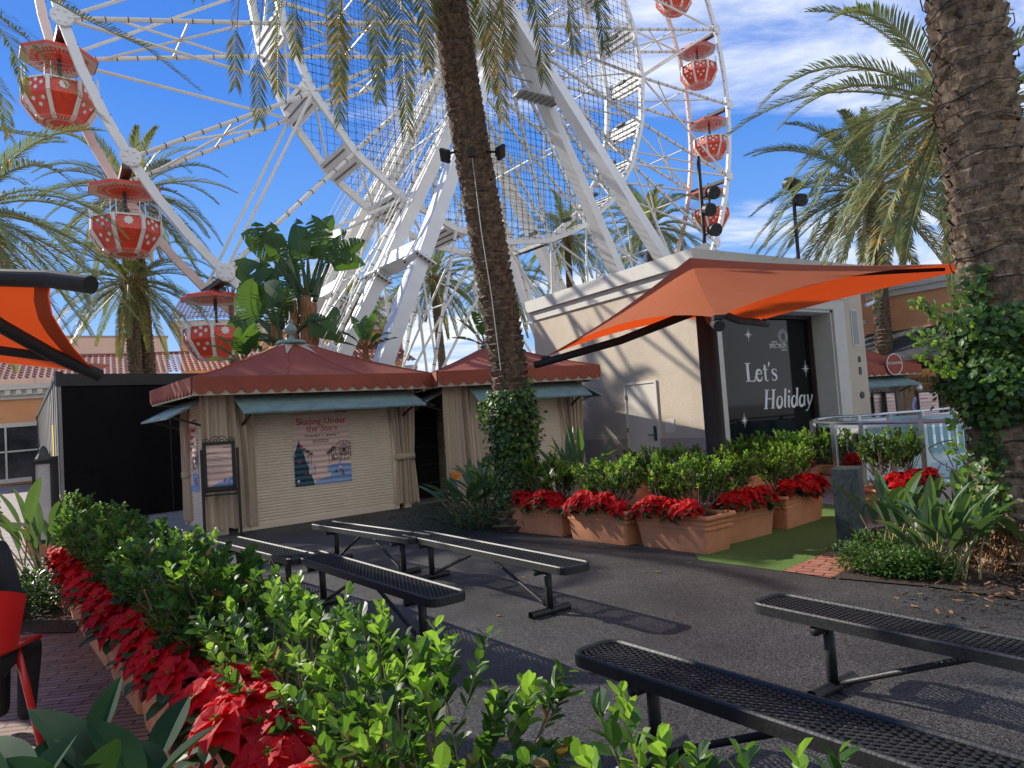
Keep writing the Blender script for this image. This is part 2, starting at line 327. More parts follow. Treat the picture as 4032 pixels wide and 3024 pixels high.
for k in range(24):
    a=na(k); b=MB(); t=wp(a,1,0)-wp(a,0,0)
    tg=wn
    hn=wp(a,1.15,.25); hf=wp(a,1.15,-2.85)
    nO=wp(a,RR,0); fO=wp(a,RR,-2.6); nI=wp(a,RI,-.1); fI=wp(a,RI,-2.5)
    b.tube([nO,nI],.068,6); b.tube([fO,fI],.068,6)
    b.tube([nI,wp(a,4.6,.12),hn],[.068,.075,.09],6); b.tube([fI,wp(a,4.6,-2.72),hf],[.068,.075,.09],6)
    q=lambda r,d: wp(a,r,d)
    m1=wp(a,12.1,-1.3)
    b.tube([q(14.2,-.03),q(10.1,-2.5)],.045,5); b.tube([q(14.2,-2.57),q(10.1,-.08)],.045,5); b.tube([q(12.1,-.05),q(12.1,-2.55)],.035,5)
    b.tube([q(8.2,-.07),q(4.8,-2.6)],.04,5); b.tube([q(8.2,-2.5),q(4.8,.0)],.04,5); b.tube([q(5.6,0),q(5.6,-2.6)],.04,5)
    if k%2==0:
        for s_ in(-1,1):
            b.tube([nO,wp(na(k+s_),RI,-.1)],.055,5); b.tube([fO,wp(na(k+s_),RI,-2.5)],.055,5)
    b.mi=1
    for i in range(22):
        r=RR-.5-i*.62
        if r<2: break
        d=-.05 if r>RI else .1
        pp=nO.lerp(nI,(RR-r)/(RR-RI)) if r>RI else (nI.lerp(wp(a,4.6,.12),(RI-r)/(RI-4.6)) if r>4.6 else wp(a,4.6,.12).lerp(hn,(4.6-r)/3.45))
        dr=(nO-nI).normalized(); b.tube([pp-dr*.012,pp+dr*.012],.085,6)
        pp=fO.lerp(fI,(RR-r)/(RR-RI)) if r>RI else fI.lerp(wp(a,4.6,-2.72),(RI-r)/(RI-4.6)) if r>4.6 else wp(a,4.6,-2.72).lerp(hf,(4.6-r)/3.45)
        b.tube([pp-dr*.012,pp+dr*.012],.085,6)
    b.mi=2
    b.lathe(nO+wn*.12,[(.27,-.03),(.30,0),(.27,.03)],12,wn)
    for i in range(6): b.lathe(nO+wn*.17+wu*(.18*cos(i*1.047))+ZZ*(.18*sin(i*1.047)),[(.03,-.02),(.03,.02)],6,wn)
    b.build('spoke',[M['cream_paint'],M['dark'],M['white']],FW,smooth=False)
b=MB(); ringbeam(b,RI,-.1,.15,.26,1); ringbeam(b,RI,-2.5,.15,.26,1)
for k in range(24):
    a=na(k); rad=(wp(a,1,0)-wp(a,0,0)); tn=rad.cross(wn).normalized()
    b.box(wp(a,RI+.05,-1.3),.95,2.3,.14,tn,wn,rad)
    b.tube([wp(a,RI,-.1),wp(na(k+1),RI,-2.5)],.05,5)
    b.mi=1
    for s_ in (-.3,0,.3): b.box(wp(a,RI+.14,-1.3)+tn*s_,.04,2.0,.03,tn,wn,rad); b.box(wp(a,RI-.04,-1.3)+tn*s_,.05,1.9,.03,tn,wn,rad)
    b.box(wp(a,RI-.5,-1.0),.12,.5,.16,tn,wn,rad)
    b.mi=0
b.build('inner_ring',[M['white'],M['dark']],FW)
for dd,mu_ in ((.02,1),(-2.62,0)):
    b=MB(); st=.30; k=int(RI/st)
    f=lambda x,y: dd+(.3 if mu_ else -.3)*(1-min(1,math.hypot(x,y)/RI))
    def P2(x,y): return WC+wu*x+ZZ*y+wn*f(x,y)
    for i in range(-k,k+1):
        c=i*st; h=math.sqrt(max(0,(RI-.1)**2-c*c))
        if h<.5: continue
        for pts in ([P2(c,-h),P2(c,0),P2(c,h)],[P2(-h,c),P2(0,c),P2(h,c)]):
            b.tube(pts,.0085,3,cap=False)
        if mu_:
            for j in range(-k,k+1):
                y=j*st
                if math.hypot(c,y)<RI-.15: b.box(P2(c,y),.034,.034,.04)
    b.build('light_net',M['dark'],FW)
b=MB(); b.lathe(WC+wn*(-3.9),[(.35,0),(.55,.05),(.55,1.0),(1.25,1.0),(1.3,1.1),(1.25,1.2),(.7,1.25),(.7,3.95),(1.25,4.0),(1.3,4.1),(1.25,4.2),(.55,4.25),(.55,5.1),(.48,5.2)],28,wn)
b.mi=1
for i in range(20): b.lathe(WC+wn*1.32+wu*(.42*cos(i*PI/10))+ZZ*(.42*sin(i*PI/10)),[(.035,-.03),(.035,.02)],6,wn)
b.build('hub',[M['white'],M['dark']],FW)
# support legs: on each side of the wheel an A frame, every leg splitting in two
def leg(sg,s_):
    b=MB(); hub=WC+wn*(.95 if sg>0 else -3.55); mid=-1.3
    fi=WC+wu*(9.75*s_)+wn*(.5 if sg>0 else -3.1); fo=WC+wu*(9.75*s_)+wn*(5.0 if sg>0 else -7.6); fi.z=0; fo.z=0
    hi=hub+ZZ*.1; ho=hub+wn*(.28*sg)+ZZ*(-.05)
    b.beam(hi,fi,.42,.54,wn); b.beam(ho,fo,.44,.52,wn)
    t=.60; ji=hi.lerp(fi,t); jo=ho.lerp(fo,t); ax=(jo-ji).normalized(); dn=(fo-ho).normalized()
    b.beam(ji-ax*.1,jo+ax*.1,.50,.56,dn)
    for f_,h_,tt in ((fi,hi,t+.025),(fo,ho,t+.025),(fo,ho,.86),(fi,hi,.86)):
        c=h_.lerp(f_,tt); dd=(f_-h_).normalized(); x=dd.cross(wn).normalized(); y=x.cross(dd); b.box(c,.78,.06,.84,x,dd,y)
        b.mi=1
        for i in range(5): 
            for e in (-1,1): b.box(c+y*(.36*e)+x*(-.3+.15*i),.05,.16,.05,x,dd,y)
        b.mi=0
    c=(fi); b.box((fi.x,fi.y,.2),1.4,1.4,.4); b.box((fo.x,fo.y,.2),1.4,1.4,.4)
    o=b.build('support_leg',[M['white'],M['dark']],FW)
    if s_<0:
        b=MB()
        for (h_,f_) in ((hi,fi),) if sg>0 else ((hi,fi),(ho,fo)):
            d=(f_-h_).normalized(); side=d.cross(wn).normalized(); side=side if side.dot(wu)<0 else -side
            o1=side*.62; 
            for e in(-.2,.2): b.tube([h_+o1+wn*e,f_+o1+wn*e],.022,5)
            n_=int((f_-h_).length/.33)
            for i in range(n_): c=h_+d*(i*.33)+o1; b.tube([c-wn*.2,c+wn*.2],.014,4,cap=False)
            for i in range(0,n_,4):
                c=h_+d*(i*.33)+o1; b.tube([c-wn*.2,c-wn*.38+side*.35,c+side*.62,c+wn*.38+side*.35,c+wn*.2],.014,4,cap=False)
            for e in ((.38,.35),(-.38,.35),(0,.62)): b.tube([h_+o1+wn*e[0]+side*e[1],f_+o1+wn*e[0]+side*e[1]],.012,4)
            b.tube([h_+wn*.36+side*.3,f_+wn*.36+side*.3],.03,5)
        b.build('ladder',M['cream_paint'],o)
for sg in(1,-1):
    for s_ in(-1,1): leg(sg,s_)
b=MB(); h_=WC+wn*1.4-ZZ*3.4+wu*1.0; b.box(h_,2.0,.7,.06,wu,wn)
for e in(-.5,.5): b.beam(h_+wu*-1.1+wn*e+ZZ*.9,h_+wu*1.1+wn*e+ZZ*.9,.05)
for i in range(8): b.beam(h_+wu*(-1.0+.28*i)-wn*.35-ZZ*.06,h_+wu*(-1.0+.28*i)+wn*.35-ZZ*.06,.05)
b.build('service_platform',M['gray'],FW)
# gondola prototype
def star(b,c,X,Y,r,Z,n=8):
    pts=[c+X*(cos(PI*i/n)*(r if i%2==0 else r*.72))+Y*(sin(PI*i/n)*(r if i%2==0 else r*.72))+Z*.006 for i in range(2*n)]
    b.prism(pts,Z*.012)
def ocr(r,z,k,ph=PI/8): a=ph+k*PI/4; return V((r*cos(a),r*sin(a),z))
def gondola():
    g=thing('gondola',(0,0,0),'x','gondola','red gondolas of the wheel')
    z0=-.55   # roof plate height (origin is the axle)
    b=MB(); rt=1.04
    b.add([ocr(rt,z0,k) for k in range(8)]+[V((0,0,z0+.30))],[(k,(k+1)%8,8) for k in range(8)])
    b.add([ocr(rt,z0,k) for k in range(8)]+[ocr(rt,z0-.09,k) for k in range(8)],[(k,(k+1)%8,8+(k+1)%8,8+k) for k in range(8)])
    b.mi=1; b.add([ocr(rt-.02,z0-.085,k) for k in range(8)]+[ocr(.78,z0-.06,k) for k in range(8)],[(k,8+k,8+(k+1)%8,(k+1)%8) for k in range(8)])
    b.mi=0; b.add([ocr(.78,z0-.058,k) for k in range(8)],[tuple(range(8))[::-1]])
    b.mi=1
    for k in range(40):
        for r0,r1 in ((.60,.73),(.43,.52)):
            a=2*PI*k/40; x=V((cos(a),sin(a),0)); y=x.cross(ZZ); b.box(x*((r0+r1)/2)+ZZ*(z0-.064),r1-r0,.035*r1/.7,.008,x,y)
    b.build('roof',[M['red'],M['cream_paint']],g)
    b=MB(); b.tube([V((0,0,0)),V((0,0,z0-1.05))],.06,8); b.box((0,0,-.18),.28,2.2,.16); b.box((0,0,-.38),.2,.5,.3)
    b.build('column',M['dark'],g)
    zt=z0-1.0; zm=z0-1.42; zb=z0-1.93; ru,rm,rb=.98,1.0,.66
    b=MB()
    for k in range(8):
        q=[ocr(ru,zt,k),ocr(ru,zt,k+1),ocr(rm,zm,k+1),ocr(rm,zm,k),ocr(rb,zb,k),ocr(rb,zb,k+1)]
        b.mi=0; b.add(q,[(0,3,2,1),(3,4,5,2)])
        b.mi=0; b.add([ocr(ru-.05,zt,k),ocr(ru-.05,zt,k+1),ocr(rb,zb,k+1),ocr(rb,zb,k)],[(0,1,2,3)])
    b.mi=2; b.add([ocr(rb,zb,k) for k in range(8)],[tuple(range(8))[::-1]])
    b.mi=0; b.add([ocr(rb,zb,k) for k in range(8)]+[ocr(rb*.98,zb-.07,k) for k in range(8)],[(k,8+k,8+(k+1)%8,(k+1)%8) for k in range(8)]+[tuple(range(8,16))[::-1]])
    b.mi=1
    for k in range(36):
        for r0,r1 in ((.46,.58),(.30,.40)):
            a=2*PI*k/36; x=V((cos(a),sin(a),0)); y=x.cross(ZZ); b.box(x*((r0+r1)/2)+ZZ*(zb-.074),r1-r0,.03,.008,x,y)
    for k in range(8):
        b.beam(ocr(ru+.02,zt,k),ocr(rm+.02,zm,k),.10,.05,ocr(1,0,k)); b.beam(ocr(rm+.02,zm,k),ocr(rb+.03,zb,k),.10,.05,ocr(1,0,k)); b.beam(ocr(rb+.02,zb-.02,k),ocr(rb-.14,zb-.10,k),.12,.05)
        b.beam(ocr(ru+.012,zt,k),ocr(ru+.012,zt,k+1),.06,.05)
    b.build('cabin',[M['red'],M['cream_paint'],M['reddark']],g)
    b=MB()
    for k in range(8):
        A,B,Cc,D=ocr(ru,zt,k),ocr(ru,zt,k+1),ocr(rm,zm,k+1),ocr(rm,zm,k); E,F_=ocr(rb,zb,k),ocr(rb,zb,k+1)
        X=(B-A).normalized(); Y1=((A-D)).normalized(); Z1=X.cross(Y1); Z1=Z1 if Z1.dot(A+B)>0 else -Z1
        Y2=((D+Cc)/2-(E+F_)/2).normalized(); Z2=X.cross(Y2); Z2=Z2 if Z2.dot(A+B)>0 else -Z2
        c1=(A+B+Cc+D)/4; c2=(Cc+D+E+F_)/4
        if k%4==1: star(b,c1+Y1*.03,X,Y1,.14,Z1)
        else:
            for dx,dy in ((-.17,.03),(.17,.03),(0,.13),(.0,-.09)): star(b,c1+X*dx+Y1*dy,X,Y1,.068,Z1)
            for dx,dy in ((-.15,.12),(.15,.12),(0,-.05)): star(b,c2+X*dx+Y2*dy,X,Y2,.066,Z2)
    b.build('star_print',M['cream_paint'],g)
    b=MB(); k=1
    A,B,Cc,D=ocr(ru+.004,zt,k),ocr(ru+.004,zt,k+1),ocr(rm+.004,zm,k+1),ocr(rm+.004,zm,k)
    for s0,s1 in ((.2,.2),(.8,.8)): b.beam(A.lerp(B,s0),D.lerp(Cc,s1),.02,.012)
    b.beam(D.lerp(Cc,.2)+ZZ*.03,D.lerp(Cc,.8)+ZZ*.03,.012,.02); b.build('door',M['reddark'],g)
    b=MB()
    for k in range(8):
        for h in (.14,.27,.40): b.tube([ocr(ru+.02,zt+h,k,PI/8+.08),ocr(ru+.02,zt+h,k+1,PI/8-.08)],.009,5)
        for e in(.08,-.08): b.tube([ocr(ru+.02,zt-.1,k,PI/8+e),ocr(ru+.02,zt+.4,k,PI/8+e)],.014,5)
    b.build('railing',M['steel'],g)
    return g
g0=gondola(); first=True
vis={12:'topmost left gondola half behind hanging palm leaflets',13:'second gondola down the left side of the wheel',14:'lowest left gondola partly behind the broad banana-like leaves',0:'gondola level with the wispy clouds on the right rim',23:'upper of the gondolas just above the rooftop lights',22:'right gondola beside the black rooftop light stand',1:'red gondola cut off by the top edge at right',2:None,11:None}
glab={12:'red octagonal gondola with white stars, highest of the left three, crossed by a palm frond',13:'red gondola with white stars hanging second from top on the left rim',14:'lowest red gondola, partly behind broad banana-like leaves',1:'red gondola cut off by the top edge of the photo',0:'red gondola highest of those fully visible on the right rim',23:'middle red gondola on the right rim against blue sky',22:'lowest red gondola on right rim behind the black rooftop light stand'}
for k in (12,13,14,1,0,23,22):
    g=g0 if first else copytree(g0); first=False
    c=wp(na(k),RR,-1.3); g.location=c; g.rotation_euler=(0,0,WA+R(3)*math.sin(k*2.3)); g['label']=glab[k]
# ================================================================== BUILDINGS
# ---- white building at the right
wl=V((-.53,.848,0)).normalized(); wr=V((.848,.53,0)).normalized()       # along the left face (away) and along the right face (away)
nl=V((-.848,-.53,0)).normalized(); nr=V((.53,-.848,0)).normalized()     # outward normals
c0=at(1500,620,14.1); c0.z=0
HB=at(1482,541,14.1).z
def L_(px,py,o=0): return onp(px,py,c0+nl*o,nl)
def R_(px,py,o=0): return onp(px,py,c0+nr*o,nr)
def lu(p): return (p-c0).dot(wl)
def ru_(p): return (p-c0).dot(wr)
LL=lu(L_(1152,700)); LR=ru_(R_(1870,760))
BW=thing('shop_building',c0,'cream stucco building with a big dark display window and white cornice','building')
u0=ru_(R_(1566,800)); u1=ru_(R_(1803,790)); zt=R_(1700,672).z; zb=.35
def RB(b,a0,a1,o0,o1,z0,z1): b.bxu(c0,wr,nr,a0,a1,o0,o1,z0,z1)
def LB(b,a0,a1,o0,o1,z0,z1): b.bxu(c0,wl,nl,a0,a1,o0,o1,z0,z1)
b=MB()
LB(b,.02,LL,-.3,0,.0,HB-.45)                       # left wall
RB(b,0,u0-.12,-.3,0,0,HB-.45); RB(b,u1+.55,LR,-.3,0,0,HB-.45); RB(b,u0-.12,u1+.55,-.3,0,zt+.25,HB-.45)
b.bxu(c0,wr,wl,.3,LR,LL-.3,LL,0,HB-.5); b.bxu(c0,wr,wl,LR-.3,LR,.3,LL-.3,0,HB-.5)
b.build('wall',M['stucco'],BW)
b=MB(); b.bxu(c0,wr,wl,.3,LR-.3,.3,LL-.3,HB-.7,HB-.55); b.build('roof',M['gray'],BW)
b=MB()
for o,z0,z1 in ((.05,HB-.55,HB-.32),(.14,HB-.317,HB)):
    LB(b,-o,LL+o,-.3,o,z0,z1); RB(b,.3,LR+o,-.3,o,z0,z1)
b.build('cornice',M['trim'],BW)
zb1=R_(1520,945).z
b=MB(); LB(b,lu(L_(1432,960)),-.03+.0,0,.03,0,zb1) if 0 else None
d0=lu(L_(1421,900)); d1=lu(L_(1357,900))
LB(b,-.03,d0-.02,0,.03,0,.95); LB(b,d1+.02,LL,0,.03,0,.95); RB(b,.0,u0-.14,.0,.03,0,.95); b.build('base_band',M['stuccob'],BW)
# door
zd=L_(1388,829).z
b=MB(); LB(b,d0-.05,d1+.05,0,.035,zd,zd+.05); LB(b,d0-.05,d0,.0,.035,0,zd); LB(b,d1,d1+.05,0,.035,0,zd); fr=b.build('door_frame',M['door'],BW)
b=MB(); LB(b,d0+.004,d1-.004,-.03,.015,.02,zd-.006); dr=b.build('door',M['door'],BW)
b=MB(); hz=1.02; LB(b,d0+.05,d0+.13,.015,.035,hz-.12,hz+.2); LB(b,d0+.07,d0+.28,.05,.07,hz,hz+.025); LB(b,d0+.08,d0+.1,.03,.055,hz,hz+.025)
b.build('handle',M['dark'],dr)
b=MB()
for z in (.3,1.1,1.85): LB(b,d1-.01,d1+.02,.02,.045,z,z+.1)
b.build('hinge',M['steel'],dr)
b=MB(); q=lu(L_(1448,925)); LB(b,q-.14,q+.14,0,.012,.95+.12,1.35); b.build('wall_hatch',M['door'],BW)
# display window
b=MB(); RB(b,u0,u1,-.62,-.60,zb,zt); wd=b.build('display_window',mat('dark_window_glass',(.008,.009,.010),.05,spec=.30),BW)
b=MB(); RB(b,u0,u0+.05,-.595,-.5,zb,zt); RB(b,u1-.06,u1,-.595,-.5,zb,zt); RB(b,u0+.05,u1-.06,-.595,-.5,zt-.08,zt); b.build('window_frame',M['darkwood'],wd)
b=MB(); b.mi=0
RB(b,u1,u1+.06,-.62,.0,0,zt); RB(b,u0-.08,u0,-.62,.0,0,zt); RB(b,u0,u1,-.62,.0,zt,zt+.07)         # reveals
b.mi=0; RB(b,u1+.06,u1+.50,.003,.05,0,zt+.32); RB(b,u0-.32,u0-.08,.003,.05,0,zt+.32); RB(b,u0-.08,u1+.06,.003,.05,zt+.07,zt+.32)
RB(b,u0-.38,u1+.56,.003,.09,zt+.322,zt+.42); b.build('stone_surround',M['trim'],BW)
b=MB(); RB(b,u0,u1,-.62,-.1,0,zb); b.build('window_sill',M['stuccob'],BW)
for (ua,ub) in ((ru_(R_(1512,700)),ru_(R_(1534,700))),(ru_(R_(1838,700)),ru_(R_(1853,700)))):
    b=MB(); z0=R_((1512 if ua<1 else 1845),748).z; z1=R_((1512 if ua<1 else 1838),668).z
    RB(b,ua,ub,0,.02,z0,z1); b.mi=1; RB(b,ua+.04,ub-.04,.02,.028,z0+.04,z1-.04); b.build('recessed_panel',[M['trim'],M['gray']],BW)
for (px,py,hh) in ((1856,776,.14),(1858,801,.18)):
    b=MB(); p=R_(px,py); q=ru_(p); RB(b,q-.05,q+.05,0,.012,p.z-hh/2,p.z+hh/2); b.build('wall_slot',M['dark'],BW)
p=R_(1862,853); b=MB(); b.lathe(p,[(.085,0),(.085,.02),(.06,.03)],16,nr); b.build('round_wall_plaque',M['dark'],BW)
# big white serif lettering on the glass, each letter a flat cut-out
def stroke(b,P,X,Y,Z,pts,ws,sh=0,sc_=1,th=.004):
    n=len(pts); Lf=[];Rt=[]
    for i,(x,y) in enumerate(pts):
        x0,y0=pts[max(i-1,0)]; x1,y1=pts[min(i+1,n-1)]; dx,dy=x1-x0,y1-y0; q=math.hypot(dx,dy) or 1
        wx=ws[i] if isinstance(ws,(list,tuple)) else ws
        nx,ny=-dy/q*wx/2,dx/q*wx/2
        Lf.append((x+nx,y+ny)); Rt.append((x-nx,y-ny))
    f=lambda q: P+X*((q[0]+sh*q[1])*sc_)+Y*(q[1]*sc_)
    for i in range(n-1): b.prism([f(Lf[i]),f(Lf[i+1]),f(Rt[i+1]),f(Rt[i])],Z*(th+.0007*(i%2)))
def arc(cx,cy,rx,ry,a0,a1,n=14): return [(cx+rx*cos(R(a0+(a1-a0)*i/n)),cy+ry*sin(R(a0+(a1-a0)*i/n))) for i in range(n+1)]
def wv(n,lo,hi,ph=0): return [lo+(hi-lo)*abs(sin(PI*i/n+ph)) for i in range(n+1)]
T,t_=.15,.05
GL={
 'L':(.72,[([(.2,.0),(.2,1)],T+.02),([(.02,.975),(.42,.975)],t_),([(.02,.025),(.68,.025)],t_),([(.66,.03),(.69,.28)],[.09,.03])]),
 'e':(.56,[(arc(.28,.32,.21,.30,20,345,18),wv(18,.05,T)),([(.09,.40),(.49,.40)],t_)]),
 't':(.38,[([(.17,.12),(.17,.88)],T-.01),([(.02,.62),(.36,.62)],t_),(arc(.28,.14,.12,.13,180,330,6),[T-.02,.12,.09,.07,.05,.04,.03]),([(.05,.64),(.17,.84)],[.03,.08])]),
 "'":(.22,[([(.12,1.02),(.11,.90),(.04,.76)],[.14,.11,.03])]),
 's':(.46,[([(.40,.55),(.32,.62),(.21,.635),(.11,.58),(.09,.48),(.16,.40),(.28,.33),(.38,.25),(.39,.13),(.30,.04),(.18,.01),(.06,.08)],[.04,.05,.06,.09,.12,.14,.15,.14,.11,.07,.05,.04]),([(.405,.46),(.40,.64)],.03),([(.05,.01),(.05,.2)],.03)]),
 'H':(.86,[([(.18,0),(.18,1)],T),([(.66,0),(.66,1)],T),([(.2,.52),(.64,.52)],t_),([(.04,.98),(.32,.98)],t_),([(.04,.02),(.32,.02)],t_),([(.52,.98),(.80,.98)],t_),([(.52,.02),(.80,.02)],t_)]),
 'o':(.52,[(arc(.26,.32,.18,.30,90,450,20),wv(20,.05,T,0))]),
 'l':(.28,[([(.13,.08),(.13,1.02)],T-.02),([(.03,.99),(.13,1.0)],t_),(arc(.21,.08,.08,.07,180,300,4),[.1,.08,.06,.04,.03])]),
 'i':(.28,[([(.13,.08),(.13,.62)],T-.02),([(.03,.60),(.13,.61)],t_),(arc(.21,.08,.08,.07,180,300,4),[.1,.08,.06,.04,.03]),([(.13,.78),(.13,.92)],.14)]),
 'd':(.58,[(arc(.24,.31,.17,.29,60,410,18),wv(18,.05,T)),([(.45,.08),(.45,1.02)],T-.02),([(.34,1.0),(.45,1.01)],t_),([(.46,.05),(.56,.10)],[.09,.03])]),
 'a':(.56,[(arc(.24,.31,.17,.29,50,400,18),wv(18,.05,T)),([(.43,.08),(.43,.62)],T-.02),([(.44,.05),(.54,.10)],[.09,.03])]),
 'y':(.54,[([(.12,.62),(.15,.35),(.25,.06)],[.12,.13,.12]),([(.46,.62),(.42,.35),(.27,.0),(.14,-.22),(.02,-.24)],[.12,.09,.05,.05,.09]),([(.02,.60),(.14,.61)],t_)]),
}
def word(s,p0,hp,wtot,sh):
    """letters between the two measured ends of the word on the glass plane"""
    tot=sum(GL[c][0] for c in s); X=wr; sx=wtot/(tot*hp); x=0
    for c in s:
        b=MB()
        for pts,ws in GL[c][1]: stroke(b,p0+X*(x*sx*hp),X*sx,ZZ,nr,pts,ws,sh,hp)
        b.build('letter',M['letter'],wd); x+=GL[c][0]
g=lambda x,y: onp(x,y,c0-nr*.598,nr)
A=g(1611,825); B=g(1680,822); H_=g(1611,784).z-A.z
word("Let's",V((A.x,A.y,A.z)),H_*1.0,(B-A).length,0)
A=g(1649,884); B=g(1757,877); H_=g(1655,842).z-A.z
word("Holiday",V((A.x,A.y,A.z)),H_,(B-A).length*.99,.16)
for (px,py,s_) in ((1616,723,.15),(1766,751,.12),(1740,796,.17),(1608,908,.14)):
    b=MB(); p=g(px,py)
    for i in range(4):
        a=PI*i/4; r=s_*(1 if i%2==0 else .7)*(1.2 if i==2 else 1)
        x=wr*cos(a)+ZZ*sin(a); y=wr*(-sin(a))+ZZ*cos(a)
        b.prism([p+x*r,p+y*.017,p-x*r,p-y*.017],nr*(.004+.001*i))
    b.build('star_sticker',M['letter'],wd)
p=g(1681,752); k_=g(1681,743).z-p.z
text('SPECTRUM',k_*1.55,p,wr,ZZ,M['letter'],wd,sx=.85); text('IRVINE',k_*.72,g(1673,741),wr,ZZ,M['letter'],wd); text('CENTER',k_*.62,g(1694,758),wr,ZZ,M['letter'],wd)
b=MB(); c=g(1691,727); r0=k_*1.35
for i in range(24):
    a=2*PI*i/24; x=wr*cos(a)+ZZ*sin(a); y=nr.cross(x)
    b.box(c+x*(r0*1.15)+nr*.003,r0*.42,r0*.10,.003,x,y,nr); b.box(c+x*(r0*.75)+nr*.003,r0*.2,r0*.07,.003,x,y,nr)
b.build('ring_logo',M['letter'],wd)
# rooftop floodlight box
p=at(1512,538,14.9); fl=thing('floodlight',(p.x,p.y,HB-.1),'small white floodlight box on the roof corner of the cream building','floodlight')
b=MB(); b.box((p.x,p.y,HB+.12),.42,.12,.26,V((.9,-.3,.3)).normalized(),V((.3,.95,0)),V((-.28,.1,.95)).normalized()); b.build('housing',M['door'],fl)
b=MB(); b.tube([V((p.x,p.y,HB-.1)),V((p.x,p.y,HB+.1))],.03,6); b.build('bracket',M['gray'],fl)
# rooftop spotlight stands
def spot(b,c,d,r=.13):
    d=d.normalized(); b.lathe(c,[(.06,-.2),(r,-.1),(r,.06),(r*.93,.065)],14,d)
def stand(px0,py0,px1,py1,Y,lamps,label):
    p0=at(px0,py0,Y); p1=at(px1,py1,Y); p0.z=min(p0.z,HB-.55); t=thing('spotlight_stand',p0,label,'spotlight stand','spotlight stands on the roof')
    b=MB(); b.tube([p0,p1],.045,8); b.box(p0+ZZ*.02,.5,.5,.04); b.build('pole',M['black'],t)
    for (px,py) in lamps:
        c=at(px,py,Y-.08); b=MB(); d=V((.25,-1,-.35)); spot(b,c,d,.155)
        b.tube([c,V((p1.x+(p0.x-p1.x)*(p1.z-c.z)/(p1.z-p0.z),p0.y,c.z-.1))],.022,5); o=b.build('spotlight',M['black'],t)
        b=MB(); dn=d.normalized(); x=dn.orthogonal().normalized(); y=dn.cross(x)
        for r_,n_ in ((0,1),(.06,6),(.115,12)):
            for i in range(n_): b.lathe(c+dn*.066+x*(r_*cos(6.283*i/n_))+y*(r_*sin(6.283*i/n_)),[(.019,0),(.019,.012)],7,dn)
        b.build('lens',M['lamp_face'],o)
stand(1523,545,1508,338,16.0,((1541,416),(1533,453),(1545,496)),'black rooftop stand with three spotlights in front of the lowest right gondola')
stand(1726,575,1711,388,16.5,((1707,397),(1718,401),(1731,432)),'thin rooftop stand with spotlights in front of the right palm fronds')
# ---- orange building at the far right
fd=V((-.60,.80,0)).normalized(); fn=V((-.80,-.60,0)).normalized(); f0=at(1878,700,25); f0.z=0
f0=f0-fd*9
def FB(b,a0,a1,o0,o1,z0,z1): b.bxu(f0,fd,fn,a0,a1,o0,o1,z0,z1)
def fu(px,py): 
    p=onp(px,py,f0,fn); return (p-f0).dot(fd),p.z
ua,za=fu(1878,632)
HO=za
BO=thing('orange_building',f0,'orange stucco shop building with grey cornice and black awning at right','building')
b=MB(); FB(b,0,14,-.4,0,2.6,HO); FB(b,0,14,-5,-4.6,0,HO); FB(b,9.6,14,-.4,0,0,2.6); b.bxu(f0,fd,fn,0,14,-4.6,-.4,HO-.4,HO-.3); b.build('wall',M['orangew'],BO)
b=MB(); FB(b,-.1,ua+.1,0,.12,HO-.28,HO-.08); FB(b,-.2,ua+.2,0,.22,HO-.078,HO+.12)
FB(b,ua+.2,14,.0,.10,HO-1.1,HO-.95);FB(b,ua+.35,14,.0,.18,HO-.948,HO-.8); b.build('cornice',M['trim'],BO)
b=MB(); z1=fu(1880,722)[1]; u2=fu(1876,735)[0]
for e in ((0,u2),):
    A0=f0+fn*.03+ZZ*z1; A1=A0+fd*e[1]; B0=f0+fn*1.3+ZZ*(z1-1.0); B1=B0+fd*(e[1]+.5)
    b.prism([A0,A1,B1,B0],V((0,0,-.05))); b.prism([B0,B1,B1-ZZ*.12,B0-ZZ*.12],fn*.03); b.prism([A1,B1,B1-ZZ*.12,A1-ZZ*1.12],fd*-.03)
b.build('awning',mat('dark_canvas',(.045,.05,.055),.8,var=.2,vs=2),BO)
b=MB(); FB(b,0,9.6,-1.3,-1.25,0,2.6); FB(b,0,9.6,-4.6,-4.5,0,2.6); b.build('shopfront_wall',mat('shop_inside_wood',(.34,.22,.10),.7,col2=(.58,.42,.22),vs=1.2,stretch=(1,1,6)),BO)
b=MB(); FB(b,0,9.6,-.42,-.38,2.35,2.6); 
for i in range(5): FB(b,i*2.35,i*2.35+.08,-.42,-.38,0,2.35)
b.build('shopfront_frame',M['darkwood'],BO)
def sg(px,py): return onp(px,py,f0-fn*1.24,fn)
p=sg(1972,826); h=sg(1972,817).z-p.z
X=-fd
text('avida',.42,sg(2096,783) if 0 else sg(2093,786)-X*.0,X,ZZ,M['letdk'],BO,align='RIGHT') if 0 else text('avida',.40,sg(2093-0,785)+X*0,X,ZZ,M['letdk'],BO) if 0 else None
P1=sg(2066-0,785)
text('avida',.40,onp(1991+0,826,f0-fn*1.24,fn),X,ZZ,M['letdk'],BO,sx=1.0)
text('E * FREE',.22,onp(1987,843,f0-fn*1.24,fn),X,ZZ,M['letdk'],BO)
for (px,py,w_,h_) in ((2049,822,.34,.42),(2040,845,.4,.3),(2052,884,.3,.4),(2025,873,.4,.3),(2060,865,.25,.3)):
    b=MB(); c=sg(px,py)
    for (dx,dz,ww,hh) in ((0,h_/2,w_,.04),(0,-h_/2,w_,.04),(-w_/2,0,.04,h_+.04),(w_/2,0,.04,h_+.04)): b.box(c+X*dx+ZZ*dz+fn*.02,ww,.04,hh,X,fn)
    b.build('picture_frame',M['darkwood'],BO)
